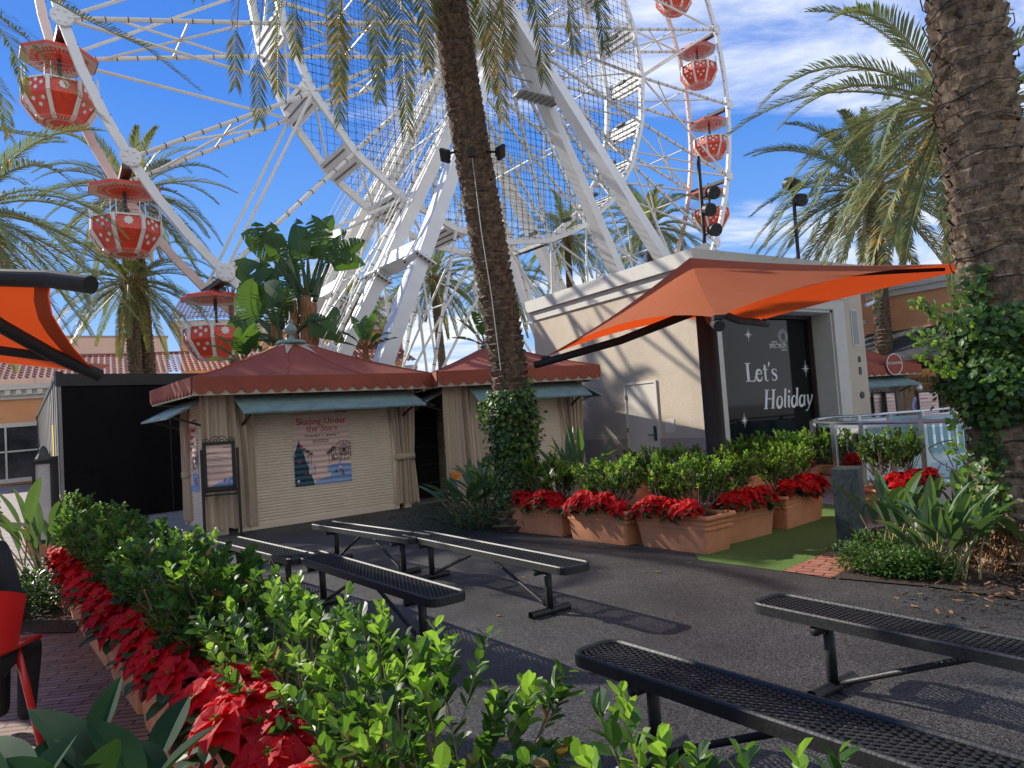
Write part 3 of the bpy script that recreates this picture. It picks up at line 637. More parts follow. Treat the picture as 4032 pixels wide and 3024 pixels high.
for (px,py) in ((1987,785),(2000,782),(2012,780),(2030,776)):
    p=onp(px,py,f0-fn*.9,fn); b=MB(); b.lathe(p,[(.02,0),(.05,.03),(.05,.06)],10,-ZZ); mm=mat('shop_lamp',(1,.8,.5),.5); bs=mm.node_tree.nodes['Principled BSDF']; bs.inputs['Emission Color'].default_value=(1,.75,.45,1); bs.inputs['Emission Strength'].default_value=6; b.build('ceiling_lamp',mm,BO)
# camera on the building corner
p=at(1893,650,19); t=thing('security_camera',p,'small white security camera on the palm trunk beside the orange wall','security camera')
b=MB(); b.tube([p,p+V((-.35,-.1,-.12))],.05,8); b.build('housing',M['white'],t); b=MB(); b.tube([p,p+V((.25,0,.1))],.02,5); b.build('bracket',M['dark'],t)
# ---- tiled building far left
def tiles(b,P,U,D,lu_,ld,cw=.28,cl=.42):
    nU=int(lu_/cw); nD=int(ld/cl); nz_=U.cross(D).normalized(); nz_=nz_ if nz_.z>0 else -nz_
    for j in range(nD):
        def fn_(i,t,j=j):
            ph=i*nU*2*PI; return P+U*(i*lu_)+D*((j+t*1.08)*cl)+nz_*(.075*(sin(ph) if sin(ph)>-.3 else -.3)+.05*t)
        b.grid(fn_,nU*6,1)
e0=at(-40,832,33); e1=at(455,808,38); gU=(e1-e0); ze=3.1+1.6; e0.z=e1.z=0; gU=gU.normalized(); gN=V((gU.y,-gU.x,0)); gN=gN if gN.y<0 else -gN
e0=e0-gU*4
zE=onp(120,822,e0,gN).z; zR_=onp(250,773,e0-gN*3,gN).z; 
TB=thing('tiled_building',e0,'long orange building with red barrel tile roof behind the black hoarding','building')
ln=26
b=MB(); D=(gN*3.6+ZZ*(zE-zR_)).normalized(); top=e0-gN*3+ZZ*zR_; tiles(b,top,gU,D,ln,(V((0,0,zR_-zE))+gN*3.6).length+.3)
b.bxu(e0,gU,-gN,0,ln,2.9,3.1,zR_-.05,zR_+.10)
b.build('roof',M['tile'],TB,smooth=False)
b=MB(); b.bxu(e0,gU,gN,0,ln,-6,-.0,0,zE-.9); b.build('wall',M['orangew'],TB)
b=MB()
for o,z0,z1 in ((.12,zE-.9,zE-.72),(.25,zE-.718,zE-.45),(.42,zE-.448,zE-.2)): b.bxu(e0,gU,gN,0,ln,-.2,o,z0,z1)
for i in range(60): b.bxu(e0,gU,gN,.2+i*.43,.42+i*.43,.25,.38,zE-.7,zE-.46)
b.build('cornice',M['canvas_cream'] if 0 else M['trim'],TB)
b=MB(); q=(onp(22,960,e0,gN)-e0).dot(gU); b.bxu(e0,gU,gN,q-1.6,q+1.2,.0,.03,.3,2.75); wn_=b.build('window',mat('shop_glass',(.03,.035,.04),.08,var=.5,vs=2),TB)
b=MB()
for (x0,x1,z0,z1) in ((-1.7,1.3,2.75,2.95),(-1.7,-1.6,.3,2.75),(1.2,1.3,.3,2.75),(-.25,-.17,.3,2.75),(-1.6,1.2,1.55,1.63),(-1.7,1.3,.1,.3)): b.bxu(e0,gU,gN,q+x0,q+x1,.03,.09,z0,z1)
b.build('frame',M['trim'],wn_)
# plain beige building behind it
a0=at(130,700,60); a1=at(361,728,66); zT=onp(300,716,V((a0.x,a0.y,0)),V((gU.y,-gU.x,0))).z
pT0=at(200,697,60).z; pB=at(-100,700,58); pB.z=0; e_=V((a1.x,a1.y,0)); U_=(e_-pB).normalized(); N_=V((U_.y,-U_.x,0)); lnb=(e_-pB).length
zT=at(361,728,66).z
PB=thing('beige_building',pB,'plain pinkish beige building block with panel joints behind the tiled roof','building')
b=MB(); b.bxu(pB,U_,N_,0,lnb,-8,0,0,zT-.02); b.build('wall',M['tanw'],PB); b=MB(); b.bxu(pB,U_,N_,-.1,lnb+.1,-8,.08,zT,zT+.12); b.bxu(pB,U_,N_,0,lnb,0,.05,zT-1.6,zT-1.5)
for i in range(12): b.bxu(pB,U_,N_,lnb-3.5*i-.05,lnb-3.5*i,0,.015,0,zT-1.6)
b.build('coping',M['stuccob'],PB)
# orange building seen behind the lowest gondola
a0=at(366,690,48); a1=at(668,612,48); a0.z=a1.z=0; U_=(at(800,700,52)-a0); U_.z=0; U_.normalize(); N_=V((U_.y,-U_.x,0)); zT=onp(372,690,a0,N_).z
OB=thing('orange_hall',a0,'orange hall with deep tiled eaves behind the lowest left gondola','building')
b=MB(); b.bxu(a0,U_,N_,.6,16,-10,0,0,zT-.5); b.build('wall',M['orangew'],OB)
b=MB(); b.bxu(a0,U_,N_,.3,16.3,-10.3,.25,zT-1.1,zT-.6); b.bxu(a0,U_,N_,0,16.6,-10.6,.55,zT-.598,zT-.2); b.build('cornice',M['trim'],OB)
b=MB(); D=(N_*1+ZZ*-.42).normalized(); tiles(b,a0-N_*5+ZZ*(zT-.1+2.4),U_,D,16.4,6.3); 
b.build('roof',M['tile'],OB)
# ---- black hoarding
F0=V((-9.28,14.24,0)); fa=V((.72,.69,0)).normalized(); fb=V((-.577,.817,0)).normalized(); zF=at(119,808,14.24).z
HF=thing('hoarding',F0,'tall black painted plywood hoarding around a building site at left','fence')
b=MB(); nf=V((fa.y,-fa.x,0)); nb=V((-fb.y,fb.x,0)); nb=nb if nb.x<0 else -nb
b.bxu(F0,fa,nf,0,7.6,-.06,0,.03,zF-.25); b.build('front_panel',mat('hoarding_black',(.006,.006,.007),.9,var=.35,vs=1.2,spec=.15),HF)
b=MB(); b.bxu(F0,fb,nb,0,24,-.06,.0,.03,zF-.06); b.build('side_panel',mat('hoarding_side',(.16,.155,.14),.6,col2=(.24,.23,.20),vs=1.4,stretch=(.4,.4,1)),HF)
b=MB(); b.bxu(F0,fa,nf,-.03,7.6,-.1,.03,zF-.25,zF); b.bxu(F0,fb,nb,.0,24,-.1,.03,zF-.058,zF+.05)
for i in range(1,4): b.bxu(F0,fa,nf,i*1.22+.9,i*1.22+.93,0,.010,.03,zF-.25)
for i in range(20): b.bxu(F0,fb,nb,i*1.22,i*1.22+.03,0,.012,.03,zF-.06)
b.build('capping',M['black'],HF)
b=MB(); q=(onp(128,1000,F0,nb)-F0)
u_a=2.6; b.bxu(F0,fb,nb,u_a,u_a+.8,0,.015,.3,zF-.95); b.build('yellow_board',mat('yellow_paint',(.75,.52,.04),.6),HF)
# ================================================================== KIOSKS
def curtain(b,P,U,Wn,wt,z1,z0,ztie=None,tie=.5,pl=7,amp=.035,rg=None,lean=0):
    """hanging pleated cloth: P is its centre on plan, U along its width, Wn the way it faces"""
    nu=pl*8; nv=26; ph=rg.uniform(0,6)
    def f(i,t):
        z=z1+(z0-z1)*t; wd_=wt
        if ztie is not None:
            tt=abs(z-ztie)/(z1-ztie) if z>ztie else abs(z-ztie)/(ztie-z0); wd_=wt*(tie+(1-tie)*min(1,tt**.7)*(1 if z>ztie else .62))
        x=(i-.5)*wd_; a=amp*(.5+.5*min(1,t*5))*(1+.5*sin(i*9+ph))
        return P+U*(x+lean*t)+Wn*(a*sin(i*pl*2*PI+ph+1.2*sin(t*2+i*3)))+ZZ*(z+ (0 if t<.97 else .02*sin(i*30)))
    b.grid(f,nu,nv)
def kiosk(A,U,LU,LW,ze,za,label,rg,fas=.25,poster=None,scal=.24):
    W=V((-U.y,U.x,0)); t=thing('kiosk',A,label,'kiosk','red roofed kiosks')
    c=A+U*(LU/2)+W*(LW/2)
    cs=[A,A+U*LU,A+U*LU+W*LW,A+W*LW]
    # roof canvas: four slightly sagging panels
    b=MB(); ap=c+ZZ*za
    for i in range(4):
        p,q=cs[i]+ZZ*ze,cs[(i+1)%4]+ZZ*ze
        def f(u,v,p=p,q=q):
            e=p.lerp(q,u); r=e.lerp(ap,v); s_=sin(PI*v)*(.09 if True else 0); sg=-.06*sin(PI*v)-.02*sin(PI*u)*sin(PI*v)
            return r+ZZ*sg
        b.grid(f,10,8)
    for i in range(4):
        p,q=cs[i]+ZZ*ze,cs[(i+1)%4]+ZZ*ze
        for u in (0,.34,.67):
            b.tube([p.lerp(q,u).lerp(ap,v/8)+ZZ*(-.06*sin(PI*v/8)-.02*sin(PI*u)*sin(PI*v/8)+.004) for v in range(9)],.013 if u==0 else .007,5)
        b.tube([p+ZZ*.006,q+ZZ*.006],.014,5)
    rf=b.build('roof',M['canvas_red'],t,smooth=True)
    b=MB()
    for i in range(4):                         # star shaped cream cap: two points per side
        p,q=cs[i]+ZZ*ze,cs[(i+1)%4]+ZZ*ze
        def pt(u,v,p=p,q=q): return p.lerp(q,u).lerp(ap,v)+ZZ*(-.06*sin(PI*v)-.02*sin(PI*u)*sin(PI*v)+.012)
        o=[(0,.80),(.16,.86),(.30,.66),(.42,.86),(.5,.88),(.58,.86),(.70,.66),(.84,.86),(1,.80)]
        pts=[pt(u,v) for u,v in o]+[pt(1,.97),pt(0,.97)]
        k=len(o)
        for j in range(k-1): b.add([pt(o[j][0],o[j][1]),pt(o[j+1][0],o[j+1][1]),pt(o[j+1][0],.985),pt(o[j][0],.985)],[(0,1,2,3)])
    b.build('cream_star_cap',M['canvas_cream'],rf)
    b=MB(); b.lathe(ap-ZZ*.07,[(.30,-.02),(.26,.04),(.10,.07),(.03,.12),(.03,.17),(.09,.20),(.12,.27),(.09,.34),(.03,.37),(.05,.40),(.05,.43),(.015,.47),(.008,.62)],14); b.build('finial',M['finial'],rf,smooth=True)
    # valance: straight band with scallops
    b=MB(); b2=MB()
    for i in range(4):
        p,q=cs[i],cs[(i+1)%4]; d=(q-p); ln=d.length; d/=ln; nn=V((d.y,-d.x,0))
        n_=max(6,round(ln/scal)); sw=ln/n_
        for j in range(n_):
            x0=j*sw
            pts=[p+d*x0+ZZ*(ze+.005),p+d*x0+ZZ*(ze-fas*.72)]
            for k in range(1,8): a=PI*k/8; pts.append(p+d*(x0+sw/2-sw*.44*cos(a))+ZZ*(ze-fas*.74-fas*.34*sin(a)))
            pts+=[p+d*(x0+sw)+ZZ*(ze-fas*.72),p+d*(x0+sw)+ZZ*(ze+.005)]
            b.prism([v+nn*.02 for v in pts],nn*.012)
        b2.box(p+d*ln/2+ZZ*(ze-fas*.62)-nn*.012,ln-.05,.03,fas*1.1,d,nn)
    b.build('valance',M['canvas_red'],rf); b2.build('fascia',M['canvas_cream'],rf)
    # body
    ins=.48; zt_=ze-fas*1.15
    for (u_,w_) in ((ins,ins),(LU-ins,ins),(LU-ins,LW-ins),(ins,LW-ins)):
        b=MB(); b.bxu(A,U,W,u_-.07,u_+.07,w_-.07,w_+.07,0,zt_); b.build('post',M['canvas_cream'],t)
    b=MB()
    for w_ in (ins,LW-ins): b.bxu(A,U,W,.05,LU-.05,w_-.05,w_+.05,zt_-.02,zt_+.12)
    for u_ in (ins,LU-ins): b.bxu(A,U,W,u_-.05,u_+.05,.05,LW-.05,zt_+.122,zt_+.2)
    b.bxu(A,U,W,ins+.1,LU-ins-.1,ins+.02,ins+.10,zt_-.34,zt_-.02)
    b.build('beam',M['darkwood'],t)
    b=MB(); b.bxu(A,U,W,ins,LU-ins,LW-ins-.06,LW-ins-.02,0,zt_); b.bxu(A,U,W,LU-ins-.06,LU-ins-.02,ins+.08,LW-ins-.08,0,zt_); b.build('back_wall',M['darkwood'],t)
    # roller shutters on front (w=ins) and left side (u=ins)
    def shut(P,X,Nn,ln,name):
        b=MB(); ns=int((zt_-.08)/.052)
        prof=[]
        for i in range(ns): z=.08+i*.052; prof+=[(z,.0),(z+.010,.014),(z+.036,.016),(z+.050,.0)]
        vs=[];fs=[]
        for z,o in prof: vs+=[P+Nn*o+ZZ*z,P+X*ln+Nn*o+ZZ*z]
        for i in range(len(prof)-1): fs.append((2*i,2*i+1,2*i+3,2*i+2))
        b.add(vs,fs); b.box(P+X*(ln/2)+Nn*.012+ZZ*.05,ln,.03,.09,X,Nn); 
        for e in (0,ln): b.box(P+X*e+Nn*.02+ZZ*(zt_/2),.08,.06,zt_,X,Nn)
        return b.build(name,M['shutter'],t)
    shut(A+U*(ins+.28)+W*ins,U,-W,LU-2*ins-.5,'roller_shutter'); shut(A+U*ins+W*(ins+.28),W,-U,LW-2*ins-.5,'roller_shutter')
    # awning boards
    def awn(P,X,Nn,ln,name='awning'):
        b=MB(); a0=P+ZZ*(zt_-.02); a1=P+Nn*.66+ZZ*(zt_-.34); d=(a1-a0).normalized(); up=X.cross(d); up=up if up.z>0 else -up
        b.prism([a0,a0+X*ln,a1+X*(ln+.02),a1-X*.02],up*.03); 
        b.mi=1
        for e in (.15,ln-.15): b.beam(P+X*e+ZZ*(zt_-.5),a0.lerp(a1,.85)+X*e,.035)
        return b.build(name,[M['teal'],M['darkwood']],t)
    awn(A+U*(ins+.22)+W*(ins-.08),U,-W,LU-2*ins-.1); awn(A+W*(ins+.2)+U*(ins-.08),W,-U,LW-2*ins-.1); awn(A+U*(LU-ins+.1)+W*ins,W,U,LW-2*ins)
    # curtains at the corners
    for (u_,w_,wt,ztie,fU,fN,ln_) in ((ins+.12,ins-.08,.86,None,U,-W,0),(LU-ins-.02,ins-.07,.60,1.0,U,-W,0),(ins-.06,LW-ins-.15,.42,.95,W,-U,0)):
        b=MB(); P=A+U*u_+W*w_; curtain(b,P,fU,fN,wt,zt_+.02,.09,ztie,.62,6,.05,rg)
        if ztie:
            b.box(P+ZZ*ztie+fN*.0,wt*.66,.13,.11,fU,fN)
        b.build('curtain',M['curtain'],t,smooth=True)
    return t,W,c
rgk=random.Random(3)
A1=at(416,815,10.95); ze1=A1.z; A1.z=0; U1=V((.788,.616,0)).normalized()
k1,W1,_=kiosk(A1,U1,4.4,3.15,ze1,3.42,'nearer red canvas kiosk with closed shutters and a skating poster',rgk)
A2=at(945.6,803,13.3); ze2=A2.z; A2.z=0; U2=V((.936,.352,0)).normalized()
k2,W2,_=kiosk(A2,U2,3.45,3.3,ze2,ze2+.72,'second red canvas kiosk behind the ivy covered palm trunk',rgk)
A3=at(1790,775,21.0); A3.z=0; U3=V((.93,.37,0)).normalized()
zk3=at(1980,787,21.5).z
e3=at(1988,787,21.4); A3=V((e3.x,e3.y,0))-U3*4.4
k3,W3,_=kiosk(A3,U3,4.4,3.2,e3.z,e3.z+1.15,'distant red canvas kiosk in front of the orange shop building',rgk,scal=.3)
k3c=A3
b=MB(); p=onp(1931,787,A3-W3*.06,W3); 
b.lathe(p,[(.34,0),(.34,.02)],24,-W3); so_=b.build('round_sign',M['canvas_red'],k3)
b=MB()
for i in range(28): a=2*PI*i/28; x=U3*cos(a)+ZZ*sin(a); b.box(p-W3*.025+x*.31,.02,.075,.01,x,x.cross(W3),W3)
b.build('ring',M['letter'],so_); text('ICE SKATING',.11,p-W3*.03,U3,ZZ,M['letter'],so_,sx=.9)
# corrugated posters on the two visible shutters of the near kiosk
def bumpy(m):
    m2=m.copy(); m2.name=m.name+'_ribbed'; n=m2.node_tree.nodes; l=m2.node_tree.links; t=n.new('ShaderNodeTexCoord'); w_=n.new('ShaderNodeTexWave'); w_.bands_direction='Z'; w_.inputs['Scale'].default_value=3.06
    mp=n.new('ShaderNodeMapping'); l.new(t.outputs['Object'],mp.inputs[0]); l.new(mp.outputs[0],w_.inputs['Vector'])
    bp=n.new('ShaderNodeBump'); bp.inputs['Strength'].default_value=.8; bp.inputs['Distance'].default_value=.02; l.new(w_.outputs[0],bp.inputs['Height']); l.new(bp.outputs[0],n['Principled BSDF'].inputs['Normal']); return m2
PM=[bumpy(M[k]) for k in ('postp','navy','icebl','magenta','letter','letdk','letred')]
def poster(par,P,X,Nn,w,h,z0,scale=1,words=True,big=True):
    """P at the lower left on plan; drawing units: 0..1 across, 0..1 up"""
    b=MB(); Q=lambda x,y,o=0: P+X*(x*w)+ZZ*(z0+y*h)+Nn*(.020+o*.0016)
    def pol(pts,mi,o): b.mi=mi; b.prism([Q(x,y,o) for x,y in pts],Nn*.001)
    pol([(0,0),(1,0),(1,1),(0,1)],0,0)
    if big:
        pol([(.34,.0),(1,0),(1,.235),(.8,.26),(.66,.25),(.57,.22),(.56,.17),(.64,.13),(.60,.09),(.45,.07),(.36,.055)],2,1)
        pol([(0,0),(.34,.0),(.09,.60),(0,.40)],1,2)
        for cx,cy,mi in ((.13,.52,3),(.0,.40,2),(.09,.31,3),(.24,.30,2),(.19,.15,3),(.06,.07,4)): pol([(cx+.024*cos(a*.785),cy+.024*sin(a*.785)*w/h) for a in range(8)],mi,3)
        pol([(.235,.14),(.355,.14),(.355,.265),(.235,.265)],5,4); pol([(.245,.148),(.345,.148),(.345,.257),(.245,.257)],4,5)
        def ln_(x0,y0,x1,y1,t,mi,o=3):
            dx,dy=(x1-x0)*w,(y1-y0)*h; q=math.hypot(dx,dy) or 1; ex,ey=-dy/q*t/w,dx/q*t/h; pol([(x0+ex,y0+ey),(x1+ex,y1+ey),(x1-ex,y1-ey),(x0-ex,y0-ey)],mi,o)
        for (x,y) in ((.17,.47),(.235,.44),(.29,.405),(.60,.405),(.65,.43),(.69,.465)):
            ln_(x,y,x+.005,y-.16,.004,5)
            for k in range(7): a=R(-20+k*37); ln_(x,y,x+.045*cos(a),y+.045*sin(a)*w/h*.9,.006,5,4)
        cx,cy,r=.88,.43,.165
        for k in range(16):
            a0,a1=k*PI/8,(k+1)*PI/8
            for rr in (1,.55): 
                xa,xb=cx+r*rr*cos(a0),cx+r*rr*cos(a1)
                ln_(min(xa,1),cy+r*rr*sin(a0)*w/h,min(xb,1),cy+r*rr*sin(a1)*w/h,.005,5,4)
            ln_(cx,cy,min(1,cx+r*cos(a0)),cy+r*sin(a0)*w/h,.004,5,5)
        ln_(.83,.40,.79,.25,.006,5)
        for (x,y,c1,c2) in ((.80,.19,4,3),(.72,.13,5,2),(.84,.12,6,5),(.68,.33,6,5),(.73,.335,4,5)):
            pol([(x-.02,y),(x+.02,y+.005),(x+.015,y+.035),(x-.015,y+.03)],c1,3); ln_(x,y,x-.02,y-.03,.008,c2,4); ln_(x,y,x+.035,y-.03,.008,c2,5); pol([(x+.01*cos(a),y+.043+.01*sin(a)*w/h) for a in range(6)],5,4)
    else:
        pol([(.15,.0),(1,0),(1,.22),(.85,.17),(.7,.2),(.6,.12),(.4,.08)],2,1)
        for i in range(15): yy=.72-i*.032-(.02 if i>5 else 0)-(.02 if i>10 else 0); pol([(.05,yy),(.05+.85*(.6+.4*abs(sin(i*7.3))),yy),(.05+.85*(.6+.4*abs(sin(i*7.3))),yy+.006),(.05,yy+.006)],5 if i<12 else 6,2)
        for (x,y,c1,c2) in ((.80,.15,4,3),(.68,.09,5,2),(.85,.07,6,5)):
            pol([(x-.03,y),(x+.03,y),(x+.02,y+.05),(x-.02,y+.05)],c1,3); pol([(x-.01,y-.04),(x+.01,y-.04),(x+.01,y),(x-.01,y)],c2,4)
    o=b.build('poster',PM,par); og=ORG[par.name]
    if big:
        text('Skating Under',w*.155,Q(.5,.80,3),X,ZZ,M['letred'],o); text('the',w*.15,Q(.33,.705,3),X,ZZ,M['letred'],o); text('Stars',w*.15,Q(.62,.705,3),X,ZZ,M['letred'],o,shear=.3)
        text('November 5 - January 7',w*.062,Q(.5,.635,3),X,ZZ,M['letdk'],o); text('SPECTRUM',w*.045,Q(.86,.945,3),X,ZZ,M['letdk'],o); text('Opens\nat 2pm\nDaily',w*.038,Q(.295,.225,7),X,ZZ,M['letred'],o)
        text('For ice time hours and\nadditional details, visit',w*.032,Q(.47,.58,3),X,ZZ,M['letdk'],o)
    else:
        text('Skate Rental',w*.075,Q(.24,.80,3),X,ZZ,M['letred'],o); text('SPECTRUM',w*.06,Q(.82,.92,3),X,ZZ,M['letdk'],o)
    return o
pl=A1+W1*.48; a_=onp(634,990,pl,W1); b_=onp(757,990,pl,W1); zt1=onp(630,886,pl,W1).z; zb1=onp(640,1052,pl,W1).z
poster(k1,V((a_.x,a_.y,0)),U1,-W1,(b_-a_).dot(U1),zt1-zb1,zb1)
pl=A1+U1*.48; a_=onp(402,990,pl,U1); wp_=.95
poster(k1,V((a_.x,a_.y,0)),-W1,-U1,wp_,zt1-zb1,zb1)
# sign stands with scroll tops
def signstand(P,U,label,w=.54,h=1.5,pic=True,grp='framed sign stands'):
    t=thing('sign_stand',P,label,'sign stand',grp); N_=V((U.y,-U.x,0)); b=MB()
    for e in (-w/2,w/2): b.box(P+U*e+ZZ*(h*.47),.035,.05,h*.94,U,N_); b.box(P+U*e+ZZ*.02,.05,.36,.035,U,N_)
    b.box(P+ZZ*(h*.50),w,.03,.03,U,N_); b.box(P+ZZ*(h*.46),w,.03,.03,U,N_)
    z0,z1=h*.53,h
    for (c,a,hh) in ((P+U*(-w/2+.055)+N_*.03,.05,z1-z0),(P+U*(w/2-.055)+N_*.03,.05,z1-z0)): b.box(c+ZZ*((z0+z1)/2),a,.05,hh,U,N_)
    for z in (z0,z1): b.box(P+N_*.03+ZZ*z,w-.06,.05,.05,U,N_)
    b.box(P+ZZ*((z0+z1)/2)+N_*.01,w-.1,.012,z1-z0,U,N_)
    b.build('frame',M['black'],t)
    b=MB()
    def spiral(cx,sg,r0,turn=1.6,zc=0.03):
        pts=[]
        for i in range(22):
            a=i/21*turn*2*PI; r=r0*(1-i/26); pts.append(P+N_*.03+U*(cx+sg*(r0-r*cos(a)))+ZZ*(z1+zc+r*sin(a)))
        b.tube(pts,.007,5)
    spiral(-w*.44,1,.055); spiral(w*.44,-1,.055); spiral(-.13,1,.09,1.5,.03); spiral(.13,-1,.09,1.5,.03)
    b.build('scroll_top',M['black'],t)
    poster(t,P+U*(-w/2+.08)+N_*.014,U,N_,w-.16,z1-z0-.06,z0+.03,big=False)
    return t
sp_=(onz(441,1168)+onz(524,1160))/2; su=(onz(524,1160)-onz(441,1168)); su.z=0; su.normalize()
signstand(sp_,su,'black framed sign on two legs before the nearest kiosk curtain',.54,1.52)
for px,lb in ((1898,'left of two black framed signs before the distant kiosk'),(1925,'right of two black framed signs before the distant kiosk')):
    p=at(px,900,19.5); p.z=0; signstand(p,U3,lb,.50,1.62)
# a-board sign and mannequin-like visitor at the far shop
p=at(2008,900,20); p.z=0; t=thing('standing_sign',p,'black framed pink standing sign beside the person in a white hat','sign'); b=MB(); b.box(p+ZZ*1.1,.85,.05,1.0,V((.93,.37,0)),V((.37,-.93,0)))
for e in(-.4,.4): b.box(p+V((.93,.37,0))*e+ZZ*.3,.05,.05,.6)
b.build('frame',M['black'],t); poster(t,p+V((.93,.37,0))*-.37+V((.37,-.93,0))*.01,V((.93,.37,0)),V((.37,-.93,0)),.74,.88,.66,big=False)
# glow-grey display pillar at left

a_=at(896,1000,15.2); b_=at(962,1000,15.6); a_.z=b_.z=0; t=thing('dark_gap_panel',a_,'black panel added for the dark opening between the two red kiosks','screen')  # added black sheet, its colour gives the darkness of the open gap
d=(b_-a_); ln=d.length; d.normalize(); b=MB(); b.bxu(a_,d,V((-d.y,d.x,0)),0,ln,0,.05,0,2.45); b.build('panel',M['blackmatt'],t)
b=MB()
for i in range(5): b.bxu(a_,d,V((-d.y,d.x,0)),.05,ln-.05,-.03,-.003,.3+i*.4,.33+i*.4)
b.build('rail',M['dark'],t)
# ================================================================== BUILDING BEHIND THE CAMERA (seen only mirrored in the display window)
bp0=V((4,-24,0)); bu=V((.85,-.53,0)).normalized(); bn=V((.53,.85,0)).normalized()
RBd=thing('mirrored_building',bp0,'beige shop building reflected in the dark display window','building')
b=MB(); b.bxu(bp0,bu,bn,-10,34,-6,0,0,7.5); b.bxu(bp0,bu,bn,-10.3,34.3,-6,.3,7.502,8.2); b.bxu(bp0,bu,bn,-10,34,0.003,.15,4.0,4.3); b.build('wall',M['stuccob'],RBd)
b=MB(); b.bxu(bp0,bu,bn,-9,33,0.003,.08,.2,3.7); b.build('shopfront',M['blackmatt'],RBd)
text('FASHION',1.0,bp0+bu*10+bn*.1+ZZ*5.0,-bu,ZZ,M['dark'],RBd); text('COFFEE',1.0,bp0+bu*19+bn*.1+ZZ*5.0,-bu,ZZ,M['dark'],RBd)
# ================================================================== BENCHES
def rrect(L0,W0,r,n=5):
    pts=[]
    for sx,sy,a0 in ((1,1,0),(-1,1,90),(-1,-1,180),(1,-1,270)):
        for i in range(n+1): a=R(a0+90*i/n); pts.append((sx*(L0/2-r)+r*cos(a),sy*(W0/2-r)+r*sin(a)))
    return pts
def bench(Ln,Wd,label,zs=.45):
    t=thing('bench',(0,0,0),label,'bench','black metal mesh benches'); X=V((1,0,0)); Y=V((0,1,0))
    b=MB(); r=.085
    o_=rrect(Ln,Wd,r); i_=rrect(Ln-.05,Wd-.05,r-.02); n_=len(o_)
    prof=[(o_,-.062),(o_,-.008),(rrect(Ln-.012,Wd-.012,r-.004),0),(rrect(Ln-.036,Wd-.036,r-.012),0),(i_,-.010),(i_,-.03),(rrect(Ln-.02,Wd-.02,r-.01),-.062)]
    vs=[V((x,y,zs+z)) for ring,z in prof for x,y in ring]; fs=[]
    for j in range(len(prof)-1):
        for i in range(n_): a=j*n_+i; c=j*n_+(i+1)%n_; fs.append((a,c,c+n_,a+n_))
    b.add(vs,fs); b.build('seat_rim',M['black'],t,smooth=False)
    # expanded metal diamonds
    b=MB(); hw=(Wd-.052)/2; hl=(Ln-.052)/2; p=.062; sl=.026/.013*.5   # diamond 52 x 26 mm
    k=.5                      # dy/dx of a strand
    n=int((2*hl+2*hw/k)/p)+2
    for sg in (1,-1):
        for i in range(n):
            x0=-hl-hw/k*1+i*p - hw/k*0
            # strand: y = sg*k*(x-xc)
            xc=-hl-hw/k+i*p
            xa,xb=xc-hw/k,xc+hw/k; xa=max(xa,-hl+.004); xb=min(xb,hl-.004)
            if xb-xa<.01: continue
            cut=.03
            pa=V((xa,sg*k*(xa-xc),zs-.014)); pb=V((xb,sg*k*(xb-xc),zs-.014))
            for q in (pa,pb):
                pass
            if (abs(pa.x)>hl-.05 and abs(pa.y)>hw-.05): pa=pa.lerp(pb,.05/(pb-pa).length if (pb-pa).length>.06 else 0)
            if (abs(pb.x)>hl-.05 and abs(pb.y)>hw-.05): pb=pb.lerp(pa,.05/(pb-pa).length if (pb-pa).length>.06 else 0)
            b.beam(pa,pb,.0060,.006)
    b.build('seat_mesh',M['black'],t)
    for s in (-1,1):
        x=s*(Ln/2-.40); b=MB()
        b.tube([V((x,0,.03)),V((x,0,zs-.07))],.03,10); b.build('leg',M['black'],t,smooth=True)
        b=MB(); b.tube([V((x,-.2,.032)),V((x,.2,.032))],.032,12,cap=False); b.tube([V((x,-.2,.032)),V((x,.2,.032))],.026,12,cap=False); b.box((x+.06,.0,.006),.09,.05,.008); b.build('foot_pipe',M['black'],t,smooth=True)
        b=MB(); b.tube([V((x,-Wd/2+.015,zs-.092)),V((x,Wd/2-.015,zs-.092))],.028,12); b.build('seat_support',M['black'],t,smooth=True)
        b=MB(); b.tube([V((x-s*.03,0,.055)),V((x-s*.10,0,.085)),V((s*.10,0,zs-.075)),V((s*.02,0,zs-.055))],[.010,.016,.016,.012],8); b.build('brace',M['black'],t,smooth=True)
    b=MB(); 
    for i in (-1,0,1): b.box((i*Ln*.23,0,zs-.045),.03,Wd-.05,.03)
    b.build('cross_bar',M['black'],t)
    return t
BN=[((-1.19,7.62),(.42,5.40),2.60,'black mesh bench nearest the row of terracotta planters'),
    ((-2.10,6.80),(-.50,4.73),2.55,'black mesh bench in the middle, its shadow on sunlit paving'),
    ((-2.55,8.95),(-1.02,7.25),2.3,'black mesh bench farthest away, between shutter and other benches'),
    ((-3.42,8.12),(-2.02,6.55),2.1,'black mesh bench in front of the framed sign at left'),
    ((.30,3.56),(1.80,1.62),2.5,'large black mesh bench closest to the camera at lower right'),
    ((1.40,4.20),(2.85,2.14),2.5,'black mesh bench running out of the right edge by the mulch bed')]
for (a,c,ln,lb) in BN:
    a=V((*a,0)); c=V((*c,0)); d=(c-a); t=bench(d.length,.30,lb); m_=(a+c)/2; t.location=m_; t.rotation_euler=(0,0,math.atan2(d.y,d.x))
